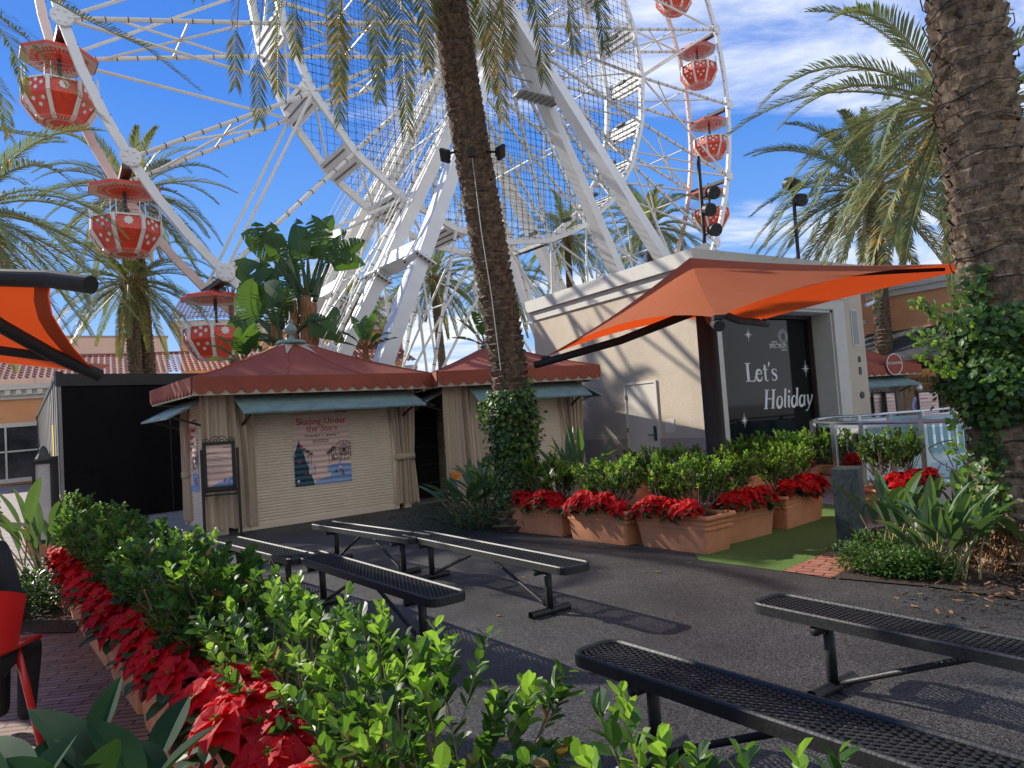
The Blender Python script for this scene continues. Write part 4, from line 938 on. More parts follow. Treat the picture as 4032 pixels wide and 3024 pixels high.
# ================================================================== LEAVES
def leafq(b,p,d,up,ln,wd,fold=.25,curl=.15):
    """one leaf: folded along the midrib, eight faces' worth of outline"""
    d=d.normalized(); s=d.cross(up)
    if s.length<1e-3: s=d.cross(V((1,0,0)))
    s.normalize(); u=s.cross(d)
    f=u*(wd*fold*.7); q=lambda t,w_,sg: p+d*(ln*t)+s*(sg*wd*w_)+f-u*(ln*curl*.5*t*t)
    mid=[p,p+d*(ln*.3)+u*(ln*curl*.1),p+d*(ln*.62)-u*(ln*curl*.1),p+d*ln-u*(ln*curl*.5)]
    A=[q(.20,.34,1),q(.50,.50,1),q(.82,.36,1)]; B=[q(.20,.34,-1),q(.50,.50,-1),q(.82,.36,-1)]
    b.add(mid+A+B,[(0,1,5,4),(1,2,6,5),(2,3,6),(0,7,8,1),(1,8,9,2),(2,9,3)])
def rdir(rg,zmin=-1):
    while 1:
        v=V((rg.uniform(-1,1),rg.uniform(-1,1),rg.uniform(zmin,1)))
        if .05<v.length<1: return v.normalized()
def shrub_mesh(name,rg,lx,ly,h,z0,twigs,nl,ls=.055,young=.2):
    """leaf mesh and stem mesh of one trimmed ficus shrub, rooted at the origin"""
    lb=MB(); sb=MB(); roots=[V((rg.uniform(-.25,.25)*lx,rg.uniform(-.12,.12)*ly,0)) for _ in range(5)]
    for i in range(twigs):
        while 1:
            ux,uy,uz=rg.uniform(-1,1),rg.uniform(-1,1),rg.uniform(-1,1)
            k=(abs(ux)**3+abs(uy)**3+abs(uz)**3)
            if .30<k<1: break
        zm=(h+z0)/2; hz=(h-z0)/2; zt=(uz+1)/2
        wob=.05*sin(ux*7+uy*3)+.035*sin(ux*15)
        e=V((ux*lx*.5*(1+.08*sin(uz*5)),uy*ly*.5*(.82+.25*zt),zm+uz*hz+wob*(.3+zt)+rg.uniform(-.03,.05)))
        r0=min(roots,key=lambda r:(r-V((e.x,e.y,0))).length); r0=r0+V((rg.uniform(-.02,.02),rg.uniform(-.02,.02),0))
        mid=r0.lerp(e,.5)+V((0,0,-.05))+V((rg.uniform(-.05,.05),rg.uniform(-.05,.05),0))
        if i%4==0: sb.tube([r0,r0.lerp(mid,.6),mid,e],[.008,.006,.005,.0025],4,cap=False)
        dr=((e-mid).normalized()+V((ux*.5,uy*.5,.45 if uz>0 else 0))).normalized(); st=e-dr*rg.uniform(.10,.17)
        if i%2: sb.tube([st-dr*.06,e],[.003,.0018],3,cap=False)
        yg=rg.random()<young*(1.6 if zt>.75 else .5)
        for j in range(nl):
            q=st.lerp(e,j/(nl-1)); a=j*2.4+rg.random(); side=dr.orthogonal().normalized(); side=Matrix.Rotation(a,3,dr)@side
            d=(side*.75+dr*.65+V((0,0,.25))+rdir(rg)*.35)
            l_=ls*rg.uniform(.7,1.25)*(.8 if j>nl-3 else 1)
            lb.mi=(1 if (yg and j>nl*.35) else (2 if rg.random()<.35 else 0))
            if rg.random()<.018: lb.mi=3
            leafq(lb,q,d,(ZZ+rdir(rg)*.5+sdir*.3),l_,l_*.60,rg.uniform(.05,.35),rg.uniform(-.1,.4))
    return lb,sb
LM=[M['leaf'],M['leafy'],M['leafd'],leafmat('dead_leaf',(.20,.11,.03),(.36,.24,.05),.7,.2,vs=20)]
def mk_shrub(lb,sb,label,group='clipped ficus shrubs in the planters'):
    t=thing('ficus_shrub',(0,0,0),label,'shrub',group); f=lb.build('foliage',LM,t); f2=sb.build('stem',M['bark'],t); return t
rg=random.Random(11)
SH=[mk_shrub(*shrub_mesh('s',random.Random(20+i),1.12,.60,.60,.22,(230,205,240)[i],11,.05,(.42,.5,.30)[i]),'x') for i in range(3)]
SHF=[mk_shrub(*shrub_mesh('s',random.Random(40+i),1.12,.66,.72,.16,(230,260,150)[i],11,.062,(.13,.05,.26)[i]),'x') for i in range(3)]
used=set()
def put(proto,loc,rz,label,sc_=1,szz=None):
    if proto.name in used: t=copytree(proto)
    else: t=proto; used.add(proto.name)
    t.location=loc; t.rotation_euler=(0,0,rz); t.scale=(sc_,sc_,szz or sc_); t['label']=label; return t
# ---- planter box
def planter(L0,W0,H0):
    t=thing('planter',(0,0,0),'x','planter','terracotta box planters'); b=MB()
    def ring(l,w,z): return rrect(l,w,.03,2),z
    tp=.84
    pr=[ring(L0*tp,W0*tp*.95,0.0),ring(L0*tp+.01,W0*tp*.95+.01,.03),ring(L0*.90,W0*.9,H0*.60),ring(L0*.93,W0*.92,H0*.63),ring(L0*.93,W0*.92,H0*.69),ring(L0*.905,W0*.905,H0*.71),ring(L0*.935,W0*.93,H0*.76),ring(L0*.94,W0*.94,H0*.82),ring(L0*.92,W0*.92,H0*.85),ring(L0*.985,W0*.98,H0*.89),ring(L0,W0,H0*.94),ring(L0*.985,W0*.98,H0),ring(L0*.93,W0*.88,H0),ring(L0*.91,W0*.86,H0*.9)]
    n_=len(pr[0][0]); vs=[V((x,y,z)) for rg_,z in pr for x,y in rg_]; fs=[]
    for j in range(len(pr)-1):
        for i in range(n_): a=j*n_+i;c=j*n_+(i+1)%n_; fs.append((a,c,c+n_,a+n_))
    b.add(vs,fs); b.build('box',M['terra'],t)
    b=MB(); b.add([V((x,y,H0*.9)) for x,y in pr[-1][0]],[tuple(range(n_))]); b.build('soil',M['soil'],t); return t
P0=planter(1.10,.52,.42)
def poinsettia(seed,heads=7,R_h=.112):
    rg=random.Random(seed); b=MB(); g=MB(); s=MB(); t=thing('poinsettia',(0,0,0),'x','potted flower','red poinsettias in the planters')
    for h in range(heads):
        a=h*2.4+rg.uniform(-.3,.3); r=.17*math.sqrt((h+.5)/heads); c=V((r*cos(a)*1.35,r*sin(a)-.03,.21+rg.uniform(-.05,.05)-r*.35)); ax=(V((cos(a)*r*3.0,sin(a)*r*3.0-.35,1))).normalized()
        s.tube([V((r*cos(a)*.3,r*sin(a)*.3,0)),c],.004,4,cap=False)
        x=ax.orthogonal().normalized(); y=ax.cross(x)
        for tier,(n_,l_,dr) in enumerate(((6,R_h*1.25,-.25),(6,R_h*.95,.05),(5,R_h*.55,.4))):
            for k in range(n_):
                q=2*PI*k/n_+tier*.5+rg.uniform(-.15,.15); d=x*cos(q)+y*sin(q)+ax*(dr+rg.uniform(-.3,.3))
                L_q=l_*rg.uniform(.85,1.15); d.normalize(); sd=d.cross(ax).normalized(); w_=L_q*.42; dn=-ZZ*L_q
                p0=c+ax*(.01*tier); pm=p0+d*(L_q*.45)+dn*.02; pe=p0+d*L_q+dn*(.22+rg.uniform(0,.2)); f_=ax*(w_*.3)
                ed=[p0+d*(L_q*.25)+sd*w_*.7+f_,pm+sd*w_*1.05+f_,p0+d*(L_q*.75)+dn*.1+sd*w_*.6+f_*.7]
                ed2=[p0+d*(L_q*.25)-sd*w_*.7+f_,pm-sd*w_*1.05+f_,p0+d*(L_q*.75)+dn*.1-sd*w_*.6+f_*.7]
                m2=p0+d*(L_q*.75)+dn*.09
                b.add([p0,ed[0],ed[1],ed[2],pe,ed2[2],ed2[1],ed2[0],pm,m2],[(0,8,2,1),(8,9,3,2),(9,4,3),(0,7,6,8),(8,6,5,9),(9,5,4)])
        for k in range(7):
            s.mi=1; q=k*.95+a; leafq(g,c-ZZ*rg.uniform(.03,.10),V((cos(q),sin(q),rg.uniform(-.5,.15))),ZZ,.15,.08,.15,.3)
        for k in range(4): q=k*1.57; g.mi=1; p_=c+ax*.02+x*(.012*cos(q))+y*(.012*sin(q)); g.box(p_,.012,.012,.014); g.mi=0
    b.build('red_bracts',M['poin'],t); g.build('green_leaves',[M['leafd'],M['leafy']],t); s.build('stem',[M['bark'],M['bark']],t); return t
PO=[poinsettia(70+i) for i in range(4)]
rg=random.Random(2)
def planted(c,rz,front,names,shr,shs=1,poi=True,pls=2,shz=.40):
    """front: +1/-1, the long side carrying the poinsettias"""
    c=V(c); X=V((cos(rz),sin(rz),0)); Y=V((-sin(rz),cos(rz),0))
    put(P0,c,rz,names[0]); 
    if shr is not None: put(shr,c-Y*(front*.05)+ZZ*shz,rz+(PI if rg.random()<.5 else 0),names[1],shs)
    if poi:
        for i in range(pls):
            q=c+X*((i+.5)/pls-.5)*.85+Y*(front*(.14 if shz<=.30 else .19))+ZZ*.35
            put(PO[(int(rg.random()*4))],q,rz+(0 if front<0 else PI)+rg.uniform(-.3,.3),names[2+i],rg.uniform(.95,1.15))
# right rows: three along the benches, two turning away, one behind
def mid2(pa,pb,off):
    a=onz(*pa);c=onz(*pb); d=(c-a).normalized(); nn=V((-d.y,d.x,0)); nn=nn if nn.y>0 else -nn; return (a+c)/2+nn*off, math.atan2(d.y,d.x)
ORD=['first','second','third','fourth','fifth']
for i,(pa,pb,s_) in enumerate((((1105,1150),(1213,1162),0),((1224,1165),(1357,1183),1),((1370,1180),(1537,1204),2),((1556,1186),(1688,1152),0),((1697,1150),(1793,1119),1))):
    c,rz=mid2(pa,pb,.25); o=ORD[i]+' in the row from the central palm'
    planted(c,rz,-1,('terracotta box planter, '+o,'clipped ficus shrub, '+o,'poinsettia on the left of the planter '+ORD[i]+' from the central palm','poinsettia on the right of the planter '+ORD[i]+' from the central palm'),SH[s_])
c=at(1925,1085,8.9); c.z=0
planted((4.85,9.05,0),R(30),-1,('terracotta planter by the glass ice rink railing','dark round ficus bushes in front of the glass railing','left poinsettia of the planter by the ice rink railing','right poinsettia of the planter by the ice rink railing'),SH[2],.95,shz=.52)
# foreground row: eight planters, the last ones passing under the camera
nm=['farthest','second farthest','third farthest','fourth farthest','fifth farthest','sixth farthest','third nearest','second nearest','nearest']
rzf=math.atan2(RD.y,RD.x)
for i in range(9):
    c=RP(-.75+i*1.12,.22); sr=SHF[(0,1,1,0,1,2,2,2,0)[i]]
    planted(c,rzf,-1,('terracotta planter, %s of the foreground row'%nm[i],'ficus shrub, %s of the foreground row'%nm[i],'poinsettia at the far end of the %s foreground planter'%nm[i],'poinsettia at the near end of the %s foreground planter'%nm[i]),sr,1.0 if i<5 else .93,pls=2,shz=.24 if i<6 else .30)
# far left planter
planted((-7.3,11.2,0),R(40),-1,('terracotta planter beside the dark display pillar far left','small bright ficus shrub beside the dark display pillar','poinsettia nearer the left edge beside the display pillar','poinsettia right beside the dark display pillar'),SH[1],.8)
# low hedges before the shop window
for (px,py,Y,z,lb,s_) in ((1395,975,12.3,1.15,'low dark hedge shrub below the grey door',1.0),(1470,972,12.0,1.2,'low hedge shrub left of the umbrella pole',1.0),(1610,945,11.6,1.45,'hedge shrub just right of the umbrella pole',1.05),(1690,935,12.0,1.4,'bright hedge shrub below the display window',1.15),(1745,940,12.6,1.4,'hedge shrub beside the end of the glass railing',1.1)):
    p=at(px,py,Y); h=p.z; p.z=0; planted((p.x,p.y,0),R(32),-1,('planter under the '+lb,lb,'poinsettia below the '+lb,'second poinsettia below the '+lb),SH[(px//7)%3],s_,poi=(px in(1690,1395)),pls=1,shz=max(.3,h-.66*s_+.05))
# ================================================================== LARGE LEAVED PLANTS
def blade(b,p0,d0,ln,wd,rg,droop=.5,n=7,fold=.25,tear=0):
    """lance shaped leaf blade that arches"""
    d=d0.normalized(); s=d.cross(ZZ)
    if s.length<.05: s=V((rg.uniform(-1,1),rg.uniform(-1,1),0))
    s.normalize(); p=V(p0); st=ln/n; pts=[]
    for i in range(n+1):
        t=i/n; u=s.cross(d).normalized(); w_=wd*(sin(PI*min(1,t*.92+.08))**.8)*(1 if t<1 else 0)
        pts.append((p.copy(),s*w_*.5,u*w_*fold)); p+=d*st; d=(d-ZZ*(droop*st/ln*1.2)).normalized()
    for sg in(1,-1):
        vs=[q[0] for q in pts]+[q[0]+q[1]*sg+q[2] for q in pts]; k=len(pts)
        fs=[]
        for i in range(k-1):
            f=(i,i+1,k+i+1,k+i) if sg<0 else (i,k+i,k+i+1,i+1)
            if tear and rg.random()<tear and i>0:
                # torn strip: hangs separately
                a_,c_=pts[i],pts[i+1]; h_=a_[0].lerp(c_[0],.82); e1=a_[0]+a_[1]*sg+a_[2]; e2=h_+c_[1]*sg*.96+c_[2]-ZZ*wd*.06
                b.add([a_[0],h_,e2,e1],[(0,1,2,3)]); continue
            fs.append(f)
        b.add(vs,fs)
    return pts
def strelitzia(P,n,h,ll,lw,rg,label,cat='plant',mtl='strel',spread=.35,flowers=(),group='bird of paradise plants',aim=None,tilt=.5):
    P=V(P); t=thing('bird_of_paradise',P,label,cat,group); b=MB(); s=MB()
    for i in range(n):
        a=rg.uniform(0,6.283) if aim is None else aim+rg.gauss(0,.7); l=rg.uniform(.15,1)*tilt; base=P+V((rg.uniform(-1,1)*spread*.5,rg.uniform(-1,1)*spread*.5,0))
        hh=h*rg.uniform(.55,1); d=V((cos(a)*l,sin(a)*l,1)).normalized(); top=base+d*hh*.62
        s.tube([base,base.lerp(top,.5)-V((cos(a),sin(a),0))*.02,top],[.012,.009,.006],5,cap=False)
        blade(b,top,(d+V((cos(a)*l,sin(a)*l,0))*.5).normalized(),ll*rg.uniform(.75,1.15),lw*rg.uniform(.8,1.15),rg,droop=rg.uniform(.2,.8))
    b.build('leaf_blades',M[mtl],t); s.build('stalks',M['rachis'] if mtl!='strelw' else M['strel'],t)
    for f in flowers:
        p=V(f); fl=MB(); fl.tube([V((P.x,P.y,.3)),p-ZZ*.05,p],[.008,.007,.006],5)
        fl.build('flower_stalk',M['strel'],t); fl=MB(); 
        fl.mi=2; fl.tube([p+V((.02,0,-.01)),p+V((-.16,-.02,.02))],[.016,.002],6)
        for k,(dx,dz) in enumerate(((-.05,.13),(.0,.16),(.06,.14),(.10,.10),(-.09,.09))): fl.mi=0; leafq(fl,p,V((dx,rg.uniform(-.05,.05),dz)),V((0,-1,0)),.15,.035,.3,0)
        fl.mi=1; leafq(fl,p,V((-.1,-.03,.06)),V((0,-1,0)),.11,.02,.2,0); fl.build('flower',[M['ocher'],M['blue_petal'],M['strel']],t)
    return t
rg=random.Random(8)
p=onz(1950,1205); strelitzia(p,26,.95,.42,.11,rg,'bird of paradise clump left in the right bed, beside the green bollard',tilt=.7)
p=onz(2045,1250); strelitzia(p,36,.82,.40,.11,rg,'bird of paradise clump in the right bed nearest the big palm',tilt=.75)
p=onz(2235,1240); strelitzia(p,14,.7,.35,.10,rg,'bird of paradise leaves cut by the right edge of the photo',tilt=.8)
p=onz(2120,1200); strelitzia(p,14,.9,.45,.11,rg,'bird of paradise leaves just left of the big palm foot',tilt=.6)
fp=at(1141,985,10.3); f2=at(985,1037,10.6)
strelitzia((-.55,10.9,.02),54,.95,.55,.12,rg,'dark bird of paradise clump at the foot of the central palm',mtl='strel',spread=.8,flowers=(f2,),tilt=1.0)
strelitzia((.15,10.5,.02),16,.9,.5,.11,rg,'bird of paradise with the upright orange flower right of the central palm',spread=.5,flowers=(fp,),tilt=.5)
p=at(1240,1000,12.2); strelitzia((p.x,p.y,0),18,1.35,.7,.12,rg,'spiky dark bird of paradise before the second kiosk curtain',tilt=.75)
p=onz(40,1400); strelitzia((-5.55,8.1,0),22,1.35,.55,.12,rg,'bird of paradise leaves near the left edge by the display pillar',tilt=.6)
mat_mag=leafmat('leathery_leaf',(.012,.035,.018),(.03,.07,.03),.75,.12,vs=6,tcol=(.06,.16,.02)); mat_mag.node_tree.nodes['Principled BSDF'].inputs['Specular IOR Level'].default_value=.1
# foreground big leaves, bottom left
P=V((-1.45,2.05,0)); t=thing('magnolia_plant',P,'large dark leathery leaves rising at the bottom left corner','plant'); b=MB(); s=MB()
for (bx,by,Yb,tx,ty,Yt,w_) in ((190,1640,2.0,258,1465,2.15,.085),(330,1659,2.1,405,1505,2.3,.10),(300,1700,1.9,195,1560,1.95,.12),(260,1720,1.85,70,1530,2.0,.13),(120,1720,1.8,100,1600,1.9,.11),(60,1730,1.7,-20,1590,1.9,.11),(330,1700,2.0,460,1570,2.05,.08),(200,1750,1.8,245,1600,1.75,.12),(50,1760,1.7,160,1590,1.8,.11),(120,1760,1.7,20,1640,1.7,.12),(340,1720,2.0,300,1600,2.1,.10)):
    p0=at(bx,by,Yb); p1=at(tx,ty,Yt); d=p1-p0; blade(b,p0,d+ZZ*.1*d.length,d.length*1.05,w_*.95,rg,droop=.25,n=9,fold=.22); s.tube([P,V((P.x,P.y,p0.z*.6)).lerp(p0,.3),p0],[.012,.008,.006],5,cap=False)
b.build('leaves',mat_mag,t,smooth=True); s.build('stems',M['bark'],t)
# giant bird of paradise behind the near kiosk
P=at(640,900,17.0); P.z=0; t=thing('giant_bird_of_paradise',P,'tall banana-like plant with torn paddle leaves behind the near kiosk','plant','banana-like plants'); tr=MB(); st=MB(); lf=MB()
for (x0,y0,x1,y1,r) in ((648,760,660,640,.12),(672,770,668,655,.17),(600,790,596,700,.13),(640,760,628,650,.14)):
    a_=at(x0,y0,17); a_.z=0; q=at(x1,y1,17); n_=26
    tr.tube([a_.lerp(q,i/n_) for i in range(n_+1)],[r*(1+.13*(i%2)) for i in range(n_+1)],10,jit=.10,rng=rg)
PAD=[(600,740,555,690,548,600,.75),(590,745,540,720,585,600,.7),(610,750,600,700,615,620,.7),(650,680,640,600,612,520,.7),(655,700,600,640,536,640,.75),(655,660,600,560,520,505,.8),(650,650,575,540,552,478,.62),(660,640,610,560,583,478,.5),(665,640,650,560,640,470,.55),(668,630,665,560,722,462,.72),(672,625,690,560,672,463,.75),(676,640,700,570,790,572,.62),(680,650,715,560,790,520,.60),(682,640,700,540,750,500,.55),(640,700,585,640,508,560,.8),(600,710,565,660,515,610,.8),(600,715,580,640,560,560,.7),(610,710,610,650,640,575,.75),(595,720,560,690,490,700,.55),(640,720,660,700,745,735,.6),(655,700,700,690,735,680,.6),(600,740,560,720,500,745,.7),(620,740,560,735,520,765,.65),(645,640,640,560,590,600,.7),(600,720,610,660,570,610,.7)]
for (x0,y0,x1,y1,x2,y2,w_) in PAD:
    Y=17+rg.uniform(-.8,.8); a_=at(x0,y0,17); m_=at(x1,y1,Y); e_=at(x2,y2,Y+rg.uniform(-.5,.5)); st.tube([a_,a_.lerp(m_,.5)+ZZ*.05,m_],[.07,.05,.03],6)
    mid=m_; d=(e_-m_); ln=d.length; dd=(d.normalized()+(m_-a_).normalized()*.6).normalized()
    sN=rg.uniform(-1,1); up=V((sN,-1,.2)).normalized(); n=14
    # blade following a quadratic curve from m_ to e_
    c_=m_+(m_-a_).normalized()*ln*.35; k_=[]
    for i in range(n+1):
        u=i/n; q=m_*(1-u)**2+c_*(2*u*(1-u))+e_*u*u; k_.append(q)
    for sg in (1,-1):
        for i in range(n):
            t0,t1=i/n,(i+1)/n; dv=(k_[i+1]-k_[i]).normalized(); sd=dv.cross(up).normalized(); un=sd.cross(dv)
            w0=w_*.52*sin(PI*min(1,t0*.9+.1))**.6; w1=w_*.52*sin(PI*min(1,t1*.9+.1))**.6*(1 if i<n-1 else .2)
            tear=rg.random()<.28; q1=k_[i+1].lerp(k_[i],.2) if tear else k_[i+1]; off=-ZZ*rg.uniform(0,.10) if tear else V((0,0,0))
            o1=k_[i]+sd*sg*w0-un*w0*.25; o2=q1+sd*sg*w1-un*w1*.25+off
            lf.add([k_[i],q1,o2,o1],[(0,1,2,3)])
    st.tube(k_,[.018*(1-.8*i/n) for i in range(n+1)],4,cap=False)
tr.build('trunk',M['fiber'],t); st.build('stalks',M['strel'],t); lf.build('leaf_blades',M['strelw'],t)
# smaller banana-like clumps
def paddles(P,cx_,cy_,Y,n,rad,w_,label,seed):
    rg=random.Random(seed); t=thing('banana_plant',P,label,'plant','banana-like plants'); lf=MB(); st=MB(); b0=V((P[0],P[1],0)); c=at(cx_,cy_,Y)
    st.tube([b0,c],[.12,.08],8)
    for i in range(n):
        a=PI*(i+.5)/n+rg.uniform(-.15,.15); d=V((cos(a)*.8,rg.uniform(-.4,.4),abs(sin(a))*.8+.1)); m_=c+d*rad*.35; blade(lf,m_,d,rad*rg.uniform(.7,1),w_,rg,droop=rg.uniform(.1,.9),n=10,fold=.15,tear=.15); st.tube([c,m_],.03,5)
    lf.build('leaf_blades',M['strelw'],t); st.build('stalks',M['fiber'],t)

p=at(490,620,22); paddles((p.x,p.y,0),500,650,24,7,1.7,.6,'banana-like plant left of the tall torn one, against the wheel rim',9)
p=at(525,790,16.2); paddles((p.x,p.y,0),525,790,16.2,8,.85,.42,'low round leaved plant peeking over the near kiosk roof',6)
p=at(790,760,19); paddles((p.x,p.y,0),790,755,19,7,.9,.36,'banana-like plant between the white wheel legs',7)
p=at(1045,760,20); paddles((p.x,p.y,0),1048,745,20,6,.9,.4,'banana-like leaves behind the second kiosk finial',8)
# ---- ground covers
def cover(name,fn_,n,zt,rg,label,ls=.035,mats=None,group=None):
    b=MB()
    for i in range(n):
        x,y,z=fn_(rg); b.mi=0 if rg.random()<.6 else 1; d=rdir(rg,-.2); leafq(b,V((x,y,z)),d,ZZ+rdir(rg)*.5,ls*rg.uniform(.7,1.3),ls*.6,.15,.1)
    return tag(b.build(name,mats or [M['ivy'],M['leafd']]),label,'ground cover',group,'stuff')
pts=[onz(*q) for q in ((1815,1238),(1900,1252),(1990,1262),(2060,1262),(2010,1225),(1930,1200),(1860,1195))]; 
def f1(rg):
    i=rg.randrange(len(pts)); j=rg.randrange(len(pts)); k=rg.randrange(len(pts)); a,b_=rg.random(),rg.random()
    if a+b_>1: a,b_=1-a,1-b_
    q=pts[i]*(1-a-b_)+pts[j]*a+pts[k]*b_; return q.x+rg.gauss(0,.05),q.y+rg.gauss(0,.05),.04+.16*rg.random()*(1+.4*sin(q.x*7)*sin(q.y*6))
cover('jasmine_cover',f1,7500,.2,rg,'glossy small leaved jasmine ground cover at the front of the right bed')
cover('creeping_cover',lambda rg:(-.7+rg.gauss(0,.55),10.35+rg.gauss(0,.38),.03+.30*rg.random()),3500,.2,rg,'dark small leaved ground cover below the central palm',mats=[M['ivyd'],M['leafd']])
cover('bed_cover',lambda rg:(-4.75-rg.uniform(-.2,1.5),7.05+rg.gauss(0,.45),.03+.30*rg.random()),5000,.2,rg,'dark glossy ground cover beside the brick pavers at left',ls=.05,mats=[M['leafd'],M['leaf']])

rg=random.Random(77); b=MB()
for i in range(60):
    q=(4.2+rg.gauss(0,.7),5.4+rg.gauss(0,.5)) if i<34 else (rg.uniform(-1,4),rg.uniform(3.5,9))
    leafq(b,V((q[0],q[1],.035 if i<34 else .014)),V((rg.uniform(-1,1),rg.uniform(-1,1),.05)),ZZ,rg.uniform(.04,.09),.03,.1,-.2)
tag(b.build('fallen_leaves',LM[3]),'yellow and brown fallen leaves scattered on mulch and black paving','fallen leaves',kind='stuff')
# ================================================================== PALMS
def frondm(b,pts,ll,n,rg,hang=.35,yel=0,rad=.022,gauge=.024,al=0):
    """one feather palm frond along the polyline pts; material 0 leaflets, 1 rachis, 2 old leaflets"""
    pts=[V(p) for p in pts]; L=[0]
    for i in range(1,len(pts)): L.append(L[-1]+(pts[i]-pts[i-1]).length)
    tot=L[-1]
    def P(t):
        s=t*tot
        for i in range(1,len(pts)):
            if s<=L[i] or i==len(pts)-1: u=(s-L[i-1])/(L[i]-L[i-1]); return pts[i-1].lerp(pts[i],u),(pts[i]-pts[i-1]).normalized()
    K=10; b.mi=1; b.tube([P(i/K)[0] for i in range(K+1)],[rad*(1-.85*i/K) for i in range(K+1)],4,cap=False)
    for i in range(n):
        t=.14+.86*i/n; p,d=P(t); s=d.cross(ZZ)
        if s.length<.1: s=d.cross(V((.3,-1,0)))
        s.normalize(); u=s.cross(d); l=ll*(min(1,.45+2.2*(t-.1)) if t<.35 else (1-.62*((t-.35)/.65)**1.6))
        b.mi=2 if rg.random()<yel else 0
        for sg in (1,-1):
            q=d*(.62+.5*t+al)+s*sg*(.85-.35*t)+u*(.32+rg.uniform(-.12,.12))+rdir(rg)*.10; q.normalize()
            m_=p+q*l*.55; e=m_+(q-ZZ*hang).normalized()*l*.45; w_=gauge*(.8+.4*rg.random()); v=q.cross(u).normalized()*w_*.5
            b.add([p-v*.6,p+v*.6,m_+v,m_-v,e],[(0,1,2,3),(3,2,4)])
def arch(c,az,el,ln,droop,n=9):
    d=V((cos(az)*cos(el),sin(az)*cos(el),sin(el))); p=V(c); pts=[p.copy()]; st=ln/n
    for i in range(n): p=p+d*st; d=(d-ZZ*(droop/n)*(1+.6*i/n)).normalized(); pts.append(p.copy())
    return pts
def crown_mb(ln,n,rg,ll=.5,nl=46,low=-.75,high=1.35,yel=.05,gauge=.03):
    b=MB()
    for i in range(n):
        f=(i+.5)/n; el=high+(low-high)*f**.85+rg.uniform(-.1,.1); az=i*2.39996+rg.uniform(-.2,.2)
        lnn=ln*rg.uniform(.86,1.08)*(1 if el<1.0 else .85); dr=(1.35-.35*f)*rg.uniform(.75,1.25) if el>-.2 else rg.uniform(.5,.9)
        frondm(b,arch(V((cos(az)*.12,sin(az)*.12,-.1*f)),az,el,lnn,dr),ll,nl,rg,.30,yel+(.25 if f>.86 else 0),.028,gauge)
    return b
def palm(base,top,r0,r1,crown,label,rg,lean=None,seg=.13,mt='trunkd',path=None,sides=16,boots=False,crz=0,csc=1):
    base=V(base); top=V(top); t=thing('palm_tree',base,label,'palm tree','feather palms'); b=MB()
    pts=path or [base,top]
    Ls=[0]
    for i in range(1,len(pts)): Ls.append(Ls[-1]+(pts[i]-pts[i-1]).length)
    tot=Ls[-1]; n=int(tot/seg); vs=[];rs=[]
    def P(s):
        for i in range(1,len(pts)):
            if s<=Ls[i] or i==len(pts)-1: return pts[i-1].lerp(pts[i],(s-Ls[i-1])/(Ls[i]-Ls[i-1]))
    q=[];rr=[]
    for i in range(n):
        s=i*seg; r=r0+(r1-r0)*s/tot; fl=1+.35*math.exp(-s/.35)
        q+=[P(s),P(s+seg*.82)]; rr+=[r*.90*fl,r*1.08*fl]
    k=sides; o=len(b.v); V_=[];F_=[]
    for i,(p,r) in enumerate(zip(q,rr)):
        for j in range(k):
            a=2*PI*(j+.5*((i//2)%2))/k; jr=r*(1+rg.uniform(-.05,.06)); V_.append(p+V((cos(a)*jr,sin(a)*jr,rg.uniform(-1,1)*seg*.16)))
    for i in range(len(q)-1):
        for j in range(k): a=i*k+j; c=i*k+(j+1)%k; F_.append((a,c,c+k,a+k))
    b.add(V_,F_)
    if boots:
        for i in range(n):
            s=i*seg; r=r0+(r1-r0)*s/tot; p=P(s+seg*.5)
            for j in range(11):
                if rg.random()<.12: continue
                a=2*PI*(j+.5*(i%2))/11+rg.uniform(-.1,.1); x=V((cos(a),sin(a),0)); y=V((-sin(a),cos(a),0)); h_=seg*rg.uniform(.35,1.05)
                c=p+x*(r*.98); w_=r*.33
                b.add([c-y*w_-ZZ*h_*.2,c+y*w_-ZZ*h_*.2,c+y*w_*.6+ZZ*h_*.55+x*r*.12,c-y*w_*.6+ZZ*h_*.55+x*r*.12,c-y*w_*.5+ZZ*h_*.7-x*r*.05,c+y*w_*.5+ZZ*h_*.7-x*r*.05],[(0,1,2,3),(3,2,5,4)])
    tr=b.build('trunk',M[mt],t)
    if crown:
        cm=crown if isinstance(crown,bpy.types.Object) else None
        cr_=cm.copy(); COL.objects.link(cr_); cr_.parent=t; cr_.location=top-base; cr_.rotation_euler=(0,0,crz); cr_.scale=(csc,csc,csc)
    # leaf bases below the crown
    b=MB()
    for i in range(46):
        a=i*2.4; z=-.1-.5*(i/46); x=V((cos(a),sin(a),0)); c=top+ZZ*z+x*r1*.9; b.beam(c,c+x*.16+ZZ*.28,.07,.03,x)
    b.build('leaf_bases',M['fiber'],t)
    return t
FM=[M['frond'],M['rachis'],M['frondy']]; FG=[M['frondg'],M['rachis'],M['frondy']]
rg=random.Random(31)
def proto(b,mats): 
    o=b.build('crown',mats); COL.objects.unlink(o); return o
CA=proto(crown_mb(3.3,50,random.Random(1),.40,66),FM); CB=proto(crown_mb(3.3,58,random.Random(2),.40,66,low=-.85),FM); CG=proto(crown_mb(3.4,54,random.Random(3),.42,66,low=-.9),FG)
CF=proto(crown_mb(4.2,56,random.Random(4),.5,52,low=-.8,gauge=.05),FM)
def gp(px,py,Y): p=at(px,py,Y); return V((p.x,p.y,0))
def tp(px,py,Y): return at(px,py,Y)
palm(gp(297,800,25),tp(281,606,25),.26,.23,CB,'shorter of the twin palms behind the black hoarding',rg)
